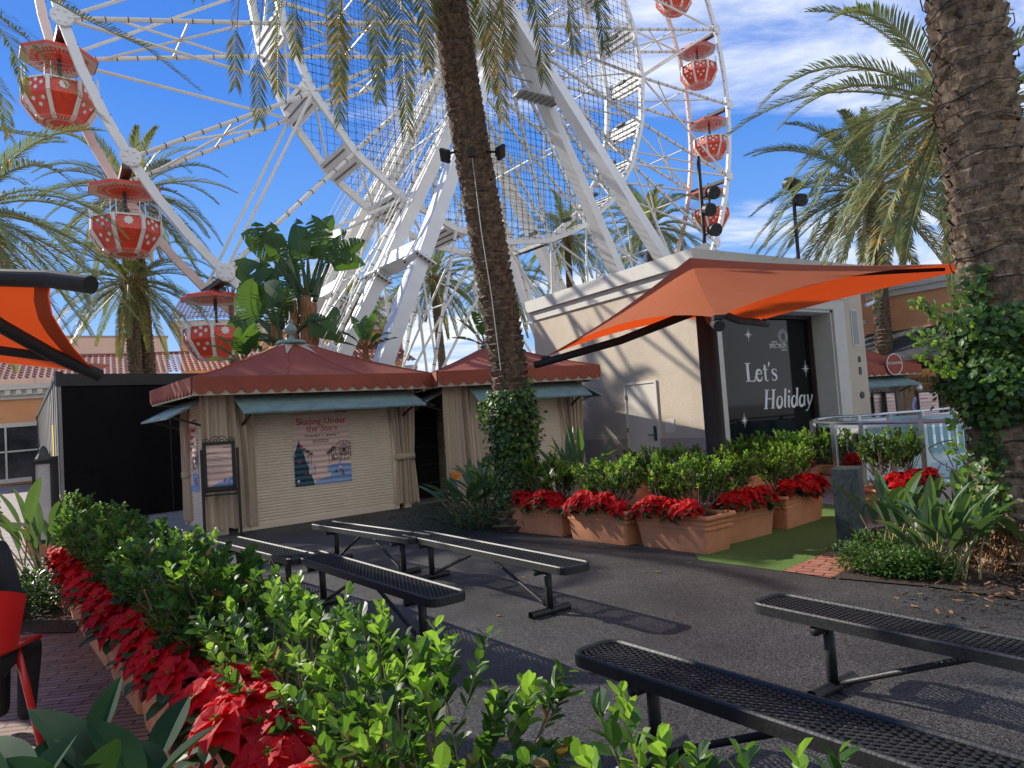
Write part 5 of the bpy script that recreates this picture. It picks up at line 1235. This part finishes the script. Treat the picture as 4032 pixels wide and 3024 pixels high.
palm(gp(333,800,25.5),tp(285,418,25.5),.28,.24,CA,'taller of the twin palms behind the black hoarding',rg,crz=1,csc=1.12)
palm(gp(-40,800,16),tp(-75,455,16),.24,.2,CG,'palm at the left edge with long arching fronds above the orange canopy',rg,crz=2.2,csc=1.15)
palm(gp(962,760,40),tp(935,600,40),.26,.22,CF,'far palm between the wheel legs left of the central trunk',rg)
palm(gp(1095,760,44),tp(1085,600,44),.26,.22,CF,'far palm directly behind the central trunk',rg,crz=.7)
palm(gp(1235,760,46),tp(1225,510,46),.26,.22,CF,'far palm left of the right wheel legs',rg,crz=2)
palm(gp(1420,760,40),tp(1403,490,40),.28,.24,CF,'far palm beyond the right wheel legs above the cornice',rg,crz=1.4)
palm(gp(770,760,46),tp(760,650,46),.26,.22,CF,'far palm low behind the left wheel legs',rg,crz=3)
palm(gp(480,560,30),tp(420,430,34),.26,.22,None,'x',rg) if 0 else None
p7=gp(1925,880,20); 
palm(gp(1918,860,23.8),tp(1882,405,23.8),.28,.25,CB,'palm with drooping crown in front of the orange building at right',rg,crz=.9,csc=1.4)
palm(gp(2185,900,12.5),tp(2052,228,12.5),.24,.20,CG,'tall palm hidden behind the big right trunk, fronds on both sides',rg,crz=.4,csc=1.12)
# big right palm with carved looking boots
tb=onz(2222,1222); pth=[tb,at(2192,1000,6.45),at(2165,700,6.45),at(2120,300,6.45),at(2084,0,6.45),at(1975,-1050,6.9)]
palm(tb,pth[-1],.33,.27,CG,'massive rough palm trunk wrapped with a dark light string at right',rg,path=pth,seg=.125,mt='trunk',boots=True,sides=22,crz=1)
# root ball and light string
def spiral_wire(pth,r,z0,z1,turns,name,par,rad=.006):
    b=MB(); pts=[]; n=int(turns*14)
    for i in range(n+1):
        z=z0+(z1-z0)*i/n
        for k in range(1,len(pth)):
            if z<=pth[k].z or k==len(pth)-1: u=(z-pth[k-1].z)/(pth[k].z-pth[k-1].z); c=pth[k-1].lerp(pth[k],u); break
        a=2*PI*i/14; pts.append(V((c.x+cos(a)*r*1.11,c.y+sin(a)*r*1.11,z+.03*sin(i*1.7))))
    b.tube(pts,rad,4,cap=False)
    for i in range(0,len(pts),3): b.box(pts[i],.014,.014,.03)
    return b.build(name,M['black'],par)
big=[o for o in bpy.data.objects if o.get('label','').startswith('massive rough')][0]
spiral_wire(pth,.325,.6,7,22,'light_string',big)
b=MB(); q=V((tb.x-.05,tb.y-.05,0)); 
for i in range(900):
    a=rg.uniform(0,6.283); z=rg.random()*.42; r=.40*(1-.25*z/.42)*rg.uniform(.9,1.08); p=q+V((cos(a)*r,sin(a)*r,z)); b.tube([p,p+V((cos(a)*.05,sin(a)*.05,-.06))+rdir(rg)*.04],.006,3,cap=False)
b.build('root_mass',M['fiber'],big)
# central palm
YM=10.2; pm=[at(1122,1128,YM),at(1112,1000,YM),at(1100,800,YM),at(1068,600,YM),at(1015,300,YM),at(968,0,YM),at(900,-330,YM)]
pm[0].z=0
palm(pm[0],pm[-1],.265,.245,None,'dark leaning palm trunk in the middle with ivy round its foot',rg,path=pm,seg=.10,mt='trunkd',boots=True,sides=20)
mid=[o for o in bpy.data.objects if o.get('label','').startswith('dark leaning palm')][0]
b=MB(); c=pm[-1]
TG=[(430,-10,9.2,.12),(510,190,9.0,.1),(560,262,8.9,.2),(640,120,9.6,.1),(735,262,9.2,.25),(735,200,10.6,.2),(880,285,8.8,.1),(925,150,9.6,.1),(1015,120,11.2,.2),(1085,255,9.4,.45),(1100,150,10.8,.3),(1175,175,9.2,.1),(1240,110,10.2,.1),(1305,108,8.9,.05),(600,200,10.2,.1),(820,215,9.8,.1),(1060,190,9.6,.2),(1310,-20,10,.05),(400,-60,10.5,.05)]
for (px,py,Y,yl) in TG:
    e=at(px,py,Y); hz=V((e.x-c.x,e.y-c.y,0)); hl=hz.length; up=.5+.25*hl
    pts=[]
    for i in range(11):
        u=i/10; k=u**.8; pos=c+hz*(1-(1-u)**1.9)+ZZ*((e.z-c.z)*u**1.6+up*4*u*(1-u)*.35); pts.append(pos)
    frondm(b,pts,.62,100,rg,.06,yl,.018,.020,al=.10)
for i in range(34):
    frondm(b,arch(c,i*2.4+rg.uniform(-.3,.3),rg.uniform(.1,1.35),3.4,rg.uniform(.8,1.3)),.5,46,rg,.3,.03,.03,.028)
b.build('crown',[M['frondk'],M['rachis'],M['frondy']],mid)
# floodlights strapped to the trunk
for (px,py,qx,qy,d) in ((963,335,990,325,V((-.6,-.5,-.55))),(1080,328,1045,328,V((.75,-.3,-.4)))):
    p=at(px,py,YM-.25); q=at(qx,qy,YM-.1); b=MB(); b.tube([q,p],.018,6); d.normalize(); x=d.orthogonal().normalized(); y=d.cross(x); b.box(p+d*.02,.15,.19,.05,x,y,d); b.box(p-d*.03,.09,.12,.05,x,y,d); b.build('tree_light',M['blackmatt'],mid)
b=MB(); b.box(at(1018,328,YM-.28),.09,.04,.14); b.build('junction_box',M['blackmatt'],mid)
b=MB(); b.tube([at(1020,340,YM-.285),at(1040,500,YM-.30),at(1062,640,YM-.31),at(1082,800,YM-.31)],.008,4); b.build('conduit',M['gray'],mid)
# upper left: palm outside the frame whose fronds hang in
P=V((-7.2,6.2,0)); top=V((-6.4,7.2,7.6)); t=palm(P,top,.26,.24,None,'palm outside the left edge whose hanging fronds cross the topmost gondola',rg)
b=MB()
for pts in (((-30,-60,7.2),(113,0,7.0),(200,50,6.9),(316,104,6.9),(433,197,6.9)),((-120,-60,7.2),(0,37,7.0),(60,85,6.9),(145,185,6.8),(233,267,6.8)),((-90,0,7.2),(0,60,7),(30,110,6.9),(53,200,6.8)),((-160,40,7.2),(-60,120,7),(0,200,6.9),(18,300,6.8)),((-160,160,7.4),(-60,270,7.2),(40,290,7.1),(130,300,7.0)),):
    q=[at(*s_) for s_ in pts]; frondm(b,[top.lerp(q[0],.5)]+q,.33,84,rg,.55,.08,.013,.016)
for i in range(16): frondm(b,arch(top,i*2.4,rg.uniform(.2,1.2),3,rg.uniform(.8,1.2)),.45,40,rg,.3,.03,.03,.028)
b.build('crown',FM,t)
# ================================================================== IVY ON TRUNKS
def ivy(pth,r,fn_,n,rg,label,ls,mats,sprays=()):
    b=MB(); s=MB()
    for i in range(n):
        z,a,ex=fn_(rg)
        for k in range(1,len(pth)):
            if z<=pth[k].z or k==len(pth)-1: u=(z-pth[k-1].z)/(pth[k].z-pth[k-1].z); c=pth[k-1].lerp(pth[k],u); break
        x=V((cos(a),sin(a),0)); p=c+x*(r+ex); b.mi=0 if rg.random()<.5 else (1 if rg.random()<.75 else 2); d=(x*.3-ZZ*.6+rdir(rg)*.7); leafq(b,p,d,x+ZZ*.6,ls*rg.uniform(.6,1.25),ls*.8,.1,.2)
    for sp_ in sprays:
        q=[at(*k) for k in sp_]; s.tube(q,.005,4,cap=False)
        for i in range(46):
            u=rg.random()*(len(q)-1); k=min(int(u),len(q)-2); p=q[k].lerp(q[k+1],u-k)+rdir(rg)*.06; b.mi=0 if rg.random()<.6 else 2; leafq(b,p,rdir(rg,-1)-ZZ*.4,V((0,-1,.4)),ls*rg.uniform(.5,1),ls*.75,.1,.2)
    t=thing('ivy',(pth[0].x,pth[0].y,0),label,'climbing plant'); b.build('leaves',mats,t)
    if not sprays: s.tube([pth[0]+V((r*1.1,0,.1)),pth[0]+V((r*1.2,-.1,1.0)),pth[0]+V((r*.9,-.3,1.8))],.008,5)
    s.build('stems',M['bark'],t); return t
def fA(rg):
    z=rg.uniform(.9,2.0) if rg.random()<.75 else rg.uniform(.3,.9); e=abs(rg.gauss(0,.10))*(1.35 if 1.2<z<1.9 else .7); return z,rg.uniform(2.6,6.9),e*.58+.01
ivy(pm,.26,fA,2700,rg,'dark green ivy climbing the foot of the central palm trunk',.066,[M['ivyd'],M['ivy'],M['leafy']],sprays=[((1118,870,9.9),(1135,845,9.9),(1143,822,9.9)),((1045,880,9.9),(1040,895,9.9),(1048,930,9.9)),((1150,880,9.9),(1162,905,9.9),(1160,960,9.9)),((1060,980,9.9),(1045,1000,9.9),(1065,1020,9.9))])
def fB(rg):
    if rg.random()<.90:
        z=rg.gauss(1.8,.25); z=max(1.3,min(2.3,z)); e=abs(rg.gauss(0,.30))*max(.15,1-abs(z-1.9)/.75)*(.7+.5*sin(z*9)); a=rg.uniform(2.8,6.3); return z,a,min(.25,abs(e)*.9)+.02
    z=rg.uniform(.5,2.7); return z,rg.uniform(3.3,3.9),abs(rg.gauss(0,.06))+.02
ivy(pth,.34,fB,5200,rg,'bright ivy mass hanging on the big right palm trunk',.068,[M['ivy'],M['ivyd'],M['leafy']],sprays=[((2090,760,6.1),(2050,745,6.0),(2000,735,6.0),(1970,720,6.0)),((2080,700,6.1),(2050,680,6.0),(2000,662,6.0),(1985,660,6.0)),((2100,720,6.1),(2080,660,6.1),(2070,630,6.1)),((2090,880,6.1),(2060,910,6.0),(2065,960,6.0),(2085,1010,6.0)),((2095,1000,6.0),(2085,1060,6.0),(2100,1110,6.0)),((2075,800,6.0),(2040,790,6.0),(2000,770,6.0))])
# ================================================================== SHADE UMBRELLAS
def fabric(b,A,B,C_,D=None,sagAB=0,n=12,pinch=None):
    pass
T=thing('shade_umbrella',at(1520,700,8.9).xy.to_3d(),'large orange canvas shade umbrella on a black pole before the shop window','umbrella','orange canvas shades')
pk=at(1490,557,8.9); Nn_=at(1550,686,6.5); Fc=at(1650,690,11.3); Lc=at(1176,772,10.05); Rc=at(2170,566,7.9)
def panel(b,P,A,B,sag,cat,n=14):
    """triangular canvas between peak P and corners A,B: the free edge AB is pulled up and in"""
    mid=(A+B)/2; inn=(V((P.x,P.y,mid.z))-mid)
    def f(u,v):
        e=A.lerp(B,u)+inn*(cat*4*u*(1-u))+ZZ*(sag*4*u*(1-u)); r=e.lerp(P,v); return r-ZZ*(.07*sin(PI*v)*(1-.5*4*u*(1-u)))
    b.grid(f,n,n)
b=MB(); panel(b,pk,Lc,Nn_,.22,.13); panel(b,pk,Nn_,Rc,.16,.10); panel(b,pk,Rc,Fc,.02,.03); panel(b,pk,Fc,Lc,.20,.12)
b.build('canopy',M['orange'],T,smooth=True)
pt_=at(1518,690,8.9); pb_=at(1556,1012,8.9); xp_=at(1538,850,8.9).x; pole_top=V((xp_,8.9,pt_.z+.15)); pole_b=V((xp_,8.9,0))
b=MB(); b.tube([pole_b,pole_top],.125,20); b.box(pole_b+ZZ*.015,.5,.5,.03); b.build('pole',M['blackmatt'],T,smooth=False)
for c_ in (Lc,Nn_,Rc,Fc):
    d=(c_-pole_top); dn=d.normalized(); e=c_+dn*.16-ZZ*.07
    b=MB(); b.tube([pole_top+ZZ*.0,pole_top+d*.5+ZZ*(.15 if c_ is Rc else -.09),(e if c_ is not Rc else c_-dn*.6+ZZ*.02)],[.055,.055 if c_ is not Rc else .035,.052 if c_ is not Rc else .02],14); b.tube([c_-dn*.1-ZZ*.03,c_+ZZ*.01],.02,6); b.box(c_+ZZ*.0,.09,.09,.04); b.build('arm',M['blackmatt'],T,smooth=False)
# left canopy
pt=thing('shade_umbrella',V((-7.8,8.6,0)),'orange canvas shade with black pipe arms cut by the left edge','umbrella','orange canvas shades')
YT=7.0
a0=at(-160,583,YT+.3); a1=at(112,612,YT); b0=at(215,812,YT+1.6); b1=at(-160,640,YT+2.4); Y_=8.3
b=MB(); b.tube([a0,at(0,600,YT+.1),at(108,603,YT-.05),at(196,615,YT-.2)],[.085,.09,.09,.09],18); b.build('arm',M['blackmatt'],pt)
b=MB(); b.tube([at(-120,620,7.0),at(0,703,7.3),at(110,765,7.7),at(216,812,8.1)],.075,16); b.tube([at(-120,745,7.6),at(0,757,7.6),at(135,775,7.8)],.05,12); b.build('arm',M['blackmatt'],pt)
b=MB(); P1=at(112,606,YT); P2=at(210,800,8.0); Pk=at(-190,585,8.6); Pl=at(-260,770,9)
cv=[at(112,608,7.0),at(106,640,7.15),at(114,680,7.3),at(135,715,7.5),at(160,752,7.7),at(190,785,7.9),at(212,806,8.05)]
hem=[at(78,618,7.1),at(76,650,7.2),at(86,690,7.35),at(105,722,7.5),at(135,757,7.75),at(172,788,7.95),at(206,806,8.06)]
def f3(u,v,c=cv):
    k=u*6; i=min(5,int(k)); e=c[i].lerp(c[i+1],k-i); tgt=V((-9.5,7.6+u*1.5,3.75-.75*u)); return e.lerp(tgt,v)-ZZ*(-.10*sin(PI*v))
b.grid(f3,18,12)
b.mi=1
def f4(u,v):
    k=u*6; i=min(5,int(k)); return (cv[i].lerp(cv[i+1],k-i)).lerp(hem[i].lerp(hem[i+1],k-i),v)-V((0,.025,0))
b.grid(f4,18,2); b.mi=0
def f5(u,v): return at(212,806,8.05).lerp(at(-250,740,9.2),u).lerp(at(-250,640,9.0),v*.6)-ZZ*.10*sin(PI*u)*(1-v)
b.grid(lambda u,v: at(208,806,8.06).lerp(at(-200,762,8.8),u)+ZZ*(.12*v*(1-.3*u))+V((0,.3*v,0)),12,3)
b.build('canopy',[M['orange'],mat('orange_hem',(.40,.09,.03),.8,trans=.2)],pt,smooth=True)
b=MB(); b.tube([V((-9.3,8.4,0)),V((-9.3,8.4,3.8))],.12,16); b.build('pole',M['blackmatt'],pt)
ut=thing('shade_umbrella',V((-6.1,5.3,0)),'unseen orange shade added outside the left edge to shade the hedge','umbrella','orange canvas shades')  # added out of view, only to cast shade on the foreground hedge
b=MB(); cu_=V((-6.1,5.3,3.45)); q=[V((-6.1+1.35*cos(a),5.3+1.35*sin(a),3.05)) for a in (.4,1.97,3.54,5.11)]
for i in range(4): panel(b,cu_,q[i],q[(i+1)%4],.1,.12,8)
b.build('canopy',M['orange'],ut,smooth=True); b=MB(); b.tube([V((-6.1,5.3,0)),cu_-ZZ*.1],.07,12); b.build('pole',M['blackmatt'],ut)
# ================================================================== ICE RINK RAILING
GL_=bpy.data.materials.new('rink_glass'); GL_.use_nodes=True; n=GL_.node_tree.nodes; l=GL_.node_tree.links; n.clear()
o_=n.new('ShaderNodeOutputMaterial'); tr_=n.new('ShaderNodeBsdfTransparent'); tr_.inputs[0].default_value=(.84,.93,.92,1); gl_=n.new('ShaderNodeBsdfGlossy'); gl_.inputs['Roughness'].default_value=.03; fr_=n.new('ShaderNodeFresnel'); fr_.inputs[0].default_value=1.5; m_=n.new('ShaderNodeMixShader')
l.new(fr_.outputs[0],m_.inputs[0]); l.new(tr_.outputs[0],m_.inputs[1]); l.new(gl_.outputs[0],m_.inputs[2]); l.new(m_.outputs[0],o_.inputs[0])
rt=thing('rink_railing',(6,11,0),'glass panel railing with steel handrail around the ice rink','railing'); rz_=1.16
near=[onz(px,py,rz_) for px,py in ((1765,906),(1755,909),(1765,913),(1800,914),(1862,914),(1992,911),(2100,907),(2230,902))]
near=[V((p.x,p.y,0)) for p in near]; near[0]=near[0]; far=[onz(px,py,rz_) for px,py in ((1765,906),(1800,901),(1853,899),(1920,893),(1990,888),(2070,880),(2200,868))]; far=[V((p.x,p.y,0)) for p in far]
b=MB(); b.tube([p+ZZ*rz_ for p in near],.03,8); b.tube([p+ZZ*rz_ for p in far],.03,8); b.build('handrail',M['steel'],rt,smooth=True)
def seg(pl): 
    L_s=[0]
    for i in range(1,len(pl)): L_s.append(L_s[-1]+(pl[i]-pl[i-1]).length)
    return L_s
for pl in (near[1:],far):
    b=MB(); kb=MB()
    for i in range(len(pl)-1):
        d=(pl[i+1]-pl[i]); ln=d.length
        if ln<.1: continue
        dn=d.normalized(); nn=V((dn.y,-dn.x,0)); b.box((pl[i]+pl[i+1])/2+ZZ*.68,ln-.04,.012,.80,dn,nn); kb.box((pl[i]+pl[i+1])/2+ZZ*.14,ln,.06,.24,dn,nn); kb.mi=1; kb.box((pl[i]+pl[i+1])/2+ZZ*.27,ln,.07,.03,dn,nn); kb.mi=0
    b.build('glass_panel',GL_,rt); kb.build('kick_board',[M['letter'],M['steel']],rt)
def along(pl,px_list,name):
    for p in px_list:
        b=MB(); b.box(V((p.x,p.y,.6)),.07,.10,1.12,V((.6,-.8,0)),V((.8,.6,0))); b.build('post',M['steel'],rt)
along(near,[near[1],near[3],near[4],near[5],near[5].lerp(near[6],.9)],''); along(far,[far[2],far[3],far[4],far[4].lerp(far[5],.8)],'')
# frosted angular emblem on the near glass
p5,p6=near[5],near[6]; dn=(p6-p5).normalized(); nn=V((dn.y,-dn.x,0)); nn=nn if nn.y<0 else -nn
def gq(px,py): return onp(px,py,p5+nn*.02,nn)
b=MB()
for ln_ in (((2005,968),(2032,955),(2060,950)),((2005,968),(2018,990),(2040,1005)),((2032,955),(2048,985),(2060,1010)),((2026,1015),(2033,1000),(2055,1012),(2100,1030)),((2022,1030),(2075,1035),(2095,1018)),((2026,1015),(2022,1030)),((2045,1000),(2045,1016),(2065,1018),(2068,1002))):
    b.tube([gq(*q) for q in ln_],.009,4)
b.build('etched_emblem',M['gray'],rt)
# white board panel behind the railing end, white slat bench frame on the ice
p=at(1835,960,12.4); t=thing('white_board',(p.x,p.y,0),'plain white board panel behind the left end of the glass railing','board'); b=MB(); b.box((p.x,p.y,.72),.75,.03,.75,V((.96,.28,0)),V((.28,-.96,0))); b.box((p.x,p.y,.2),.1,.06,.4); b.build('panel',M['letter'],t)
b0_=at(1950,925,15.5); t=thing('slatted_bench',(b0_.x,b0_.y,0),'pale blue slatted barrier standing inside the rink','barrier'); b=MB(); X_=V((.9,-.43,0))
for i in range(14): b.box(V((b0_.x,b0_.y,.62))+X_*(i*.14-.6),.09,.03,.8,X_,V((.43,.9,0)))
b.box(V((b0_.x,b0_.y,1.0))+X_*.3,2.0,.05,.08,X_,V((.43,.9,0))); b.box(V((b0_.x,b0_.y,.3))+X_*.3,2.0,.05,.08,X_,V((.43,.9,0))); b.build('slats',mat('pale_blue',(.50,.68,.70),.5),t)
b=MB(); c_=at(1820,925,16.5); b.box((c_.x+.6,c_.y,.55),3.2,.06,1.0,V((.9,-.43,0)),V((.43,.9,0))); t=tag(b.build('rink_wall_board',mat('aqua_board',(.42,.66,.67),.5),None,origin=(c_.x,c_.y,0)),'pale aqua board wall along the far side of the rink','barrier')
# ================================================================== BOLLARDS AND PILLARS
p0=onz(1845,1190); t=thing('bollard',p0,'dark green square bollard standing beside the right bed','bollard'); b=MB(); X_=V((.8,-.6,0)); Y_=V((.6,.8,0)); zt_=at(1838,1008,p0.y).z
pr=.125; b.add([p0+X_*sx*pr*1.0+Y_*sy*pr+ZZ*z for z,s2 in ((0,1),(zt_-.015,1),(zt_,.94)) for sx,sy in ((-s2,-s2),(s2,-s2),(s2,s2),(-s2,s2))],[(0,1,5,4),(1,2,6,5),(2,3,7,6),(3,0,4,7),(4,5,9,8),(5,6,10,9),(6,7,11,10),(7,4,8,11),(8,9,10,11)]); b.build('post',mat('bollard_green',(.022,.034,.032),.5,var=.5,vs=8,bump=.3,bs=20),t)
b=MB(); b.box(p0+ZZ*.02,.32,.32,.03,X_,Y_); b.build('base_plate',M['dark'],t)
p0=onz(2000,1180); t=thing('bollard',p0,'round grey bollard half hidden by bird of paradise leaves','bollard'); zt_=at(1985,1078,p0.y).z; b=MB(); b.tube([p0,p0+ZZ*zt_],.085,20); b.build('post',M['gray'],t); b=MB(); b.tube([p0+V((.1,.03,0)),p0+V((.1,.03,zt_))],.07,16); b.build('back_post',M['dark'],t)
# display pillar at left, with lit looking pale panel
p0=at(98,1120,9.6); p0.z=0; zt_=at(93,995,9.6).z; t=thing('display_pillar',p0,'slim black framed pillar with pale panel and small lamp on top at left','display pillar')
X_=V((.97,.25,0)); Y_=V((.25,-.97,0)); b=MB()
for e in(-.11,.11): b.box(p0+X_*e+ZZ*zt_/2,.035,.10,zt_,X_,Y_)
b.box(p0+ZZ*(zt_-.02),.24,.10,.05,X_,Y_); b.box(p0+ZZ*.35,.24,.10,.05,X_,Y_); b.build('frame',M['black'],t)
b=MB(); b.box(p0+ZZ*(.35+(zt_-.35)/2),.19,.05,zt_-.42,X_,Y_); b.build('panel',mat('frosted_panel',(.45,.47,.48),.3,var=.15,vs=3),t)
b=MB(); 
for i in range(5): b.tube([p0+X_*(-.08+.04*i)+ZZ*zt_,p0+X_*(-.08+.04*i)+ZZ*(zt_+.12)],.008,5)
b.lathe(p0+ZZ*zt_,[(.1,0),(.1,.03),(.06,.10),(.05,.16),(.02,.2)],10); b.build('top_lamp',M['dark'],t)
p1=at(118,1100,9.9); p1.z=0; b=MB(); b.box(p1+ZZ*.75,.10,.10,1.5,X_,Y_); b.box(p1+ZZ*1.05+Y_*.12,.08,.2,.08,X_,Y_); b.box(p1+ZZ*.8+Y_*.10,.07,.16,.06,X_,Y_); b.build('side_post',M['black'],t)
# ================================================================== SEATED PERSON AND CHAIR at the left edge
def skin_body(name,vs,es,rs,m,par,sub=2):
    me=bpy.data.meshes.new(name); og=ORG[par.name]; me.from_pydata([tuple(V(v)-og) for v in vs],es,[]); o=bpy.data.objects.new(name,me); COL.objects.link(o); o.parent=par
    md=o.modifiers.new('skin','SKIN'); 
    for i,r in enumerate(rs): me.skin_vertices[0].data[i].radius=(r,r) if not isinstance(r,tuple) else r
    me.skin_vertices[0].data[0].use_root=True
    s=o.modifiers.new('sub','SUBSURF'); s.levels=sub; s.render_levels=sub; me.materials.append(m); ORG[o.name]=og; return o
cx0=at(-78,1330,3.6); px_,py_=cx0.x,cx0.y
t=thing('person',(px_,py_,0),'person in a black hooded top sitting on a red chair at the left edge','person')
hipz=.60; sh=1.10
vs=[(px_,py_,hipz),(px_-.02,py_+.02,.76),(px_-.04,py_+.04,sh-.05),(px_-.06,py_+.05,sh+.06),(px_-.08,py_+.07,sh+.14),(px_-.10,py_+.09,sh+.26),
    (px_+.17,py_-.0,sh-.0),(px_+.22,py_+.05,.80),(px_+.10,py_+.27,.70),(px_-.22,py_+.13,sh-.0),(px_-.29,py_+.2,.78),(px_-.15,py_+.35,.72),
    (px_+.10,py_+.05,.54),(px_+.02,py_+.45,.52),(px_+.0,py_+.42,.08),(px_-.12,py_+.1,.54),(px_-.2,py_+.5,.52),(px_-.2,py_+.5,.08)]
es=[(0,1),(1,2),(2,3),(3,4),(4,5),(2,6),(6,7),(7,8),(2,9),(9,10),(10,11),(0,12),(12,13),(13,14),(0,15),(15,16),(16,17)]
rs=[.16,.155,.17,.075,.055,.10,.075,.055,.035,.075,.055,.035,.09,.065,.045,.09,.065,.045]
o=skin_body('body',vs,es,rs,M['cloth'],t)
b=MB(); hc=V((px_-.11,py_+.10,sh+.30))
b.lathe(hc-ZZ*.13,[(.02,0),(.06,.02),(.085,.08),(.098,.14),(.095,.20),(.07,.25),(.02,.275)],16); b.build('head',M['skin'],t,smooth=True)
b=MB(); b.lathe(hc-ZZ*.10+V((.01,-.02,0)),[(.06,-.12),(.095,-.05),(.108,.08),(.112,.14),(.105,.20),(.075,.255),(.02,.28)],16); b.build('hair',M['hair'],t,smooth=True)
b=MB(); b.lathe(V((px_-.06,py_+.0,sh+.05)),[(.10,-.08),(.15,-.05),(.165,0),(.15,.05),(.11,.07),(.09,.05)],18); b.build('hood',M['cloth'],t,smooth=True)
t=thing('chair',(px_,py_,0),'red plastic shell chair with tubular legs at the left edge','chair'); b=MB()
def fc(u,v):
    a=-1.75+3.5*u; z=.60+.36*v-(.10*v*abs(a/1.75)**2); r=.225+.05*v; return V((px_+r*sin(a)+.01,py_-.03-r*cos(a)*.85+.03,z))
b.grid(fc,20,8); b.grid(lambda u,v:fc(u,v)+V((.012*sin(-1.75+3.5*u),-.012*cos(-1.75+3.5*u),0)),20,8); b.box((px_,py_+.08,.585),.40,.42,.02); b.build('shell',M['chair'],t,smooth=True)
for sx,sy in ((1,1),(1,-1),(-1,1),(-1,-1)):
    b=MB(); b.tube([V((px_+.13*sx,py_+.05+.13*sy,.58)),V((px_+.20*sx,py_+.05+.2*sy,0))],.018,8); b.build('leg',M['chair'],t,smooth=True)
# fence-side person by the far shop: visitor in a white knit hat
c=at(1990,900,21.2); px_,py_=c.x,c.y
t=thing('person',(px_,py_,0),'person with long hair and a white knit hat before the far shop','person')
vs=[(px_,py_,.92),(px_,py_,1.15),(px_,py_,1.36),(px_,py_,1.46),(px_,py_,1.56),(px_+.18,py_,1.36),(px_+.25,py_-.02,1.1),(px_+.20,py_-.12,.9),(px_-.18,py_,1.36),(px_-.25,py_-.02,1.1),(px_-.2,py_-.12,.9),(px_+.09,py_,.85),(px_+.1,py_,.48),(px_+.11,py_+.02,.06),(px_-.09,py_,.85),(px_-.1,py_,.48),(px_-.11,py_+.02,.06)]
es=[(0,1),(1,2),(2,3),(3,4),(2,5),(5,6),(6,7),(2,8),(8,9),(9,10),(0,11),(11,12),(12,13),(0,14),(14,15),(15,16)]
rs=[.14,.13,.14,.06,.05,.06,.05,.035,.06,.05,.035,.085,.06,.045,.085,.06,.045]
skin_body('body',vs,es,rs,mat('lilac_cloth',(.42,.38,.55),.8),t)
b=MB(); b.lathe(V((px_,py_,1.52)),[(.03,0),(.07,.03),(.085,.10),(.08,.17),(.03,.22)],14); b.build('head',M['skin'],t,smooth=True)
b=MB(); b.lathe(V((px_,py_+.02,1.32)),[(.11,0),(.12,.15),(.115,.28),(.09,.36)],14); b.build('hair',mat('blond_hair',(.32,.2,.1),.6),t,smooth=True)
b=MB(); b.lathe(V((px_,py_,1.65)),[(.10,0),(.108,.03),(.10,.09),(.06,.14),(.02,.15)],14); b.lathe(V((px_,py_,1.80)),[(.01,0),(.04,.02),(.04,.05),(.01,.07)],8); b.build('knit_hat',M['letter'],t,smooth=True)
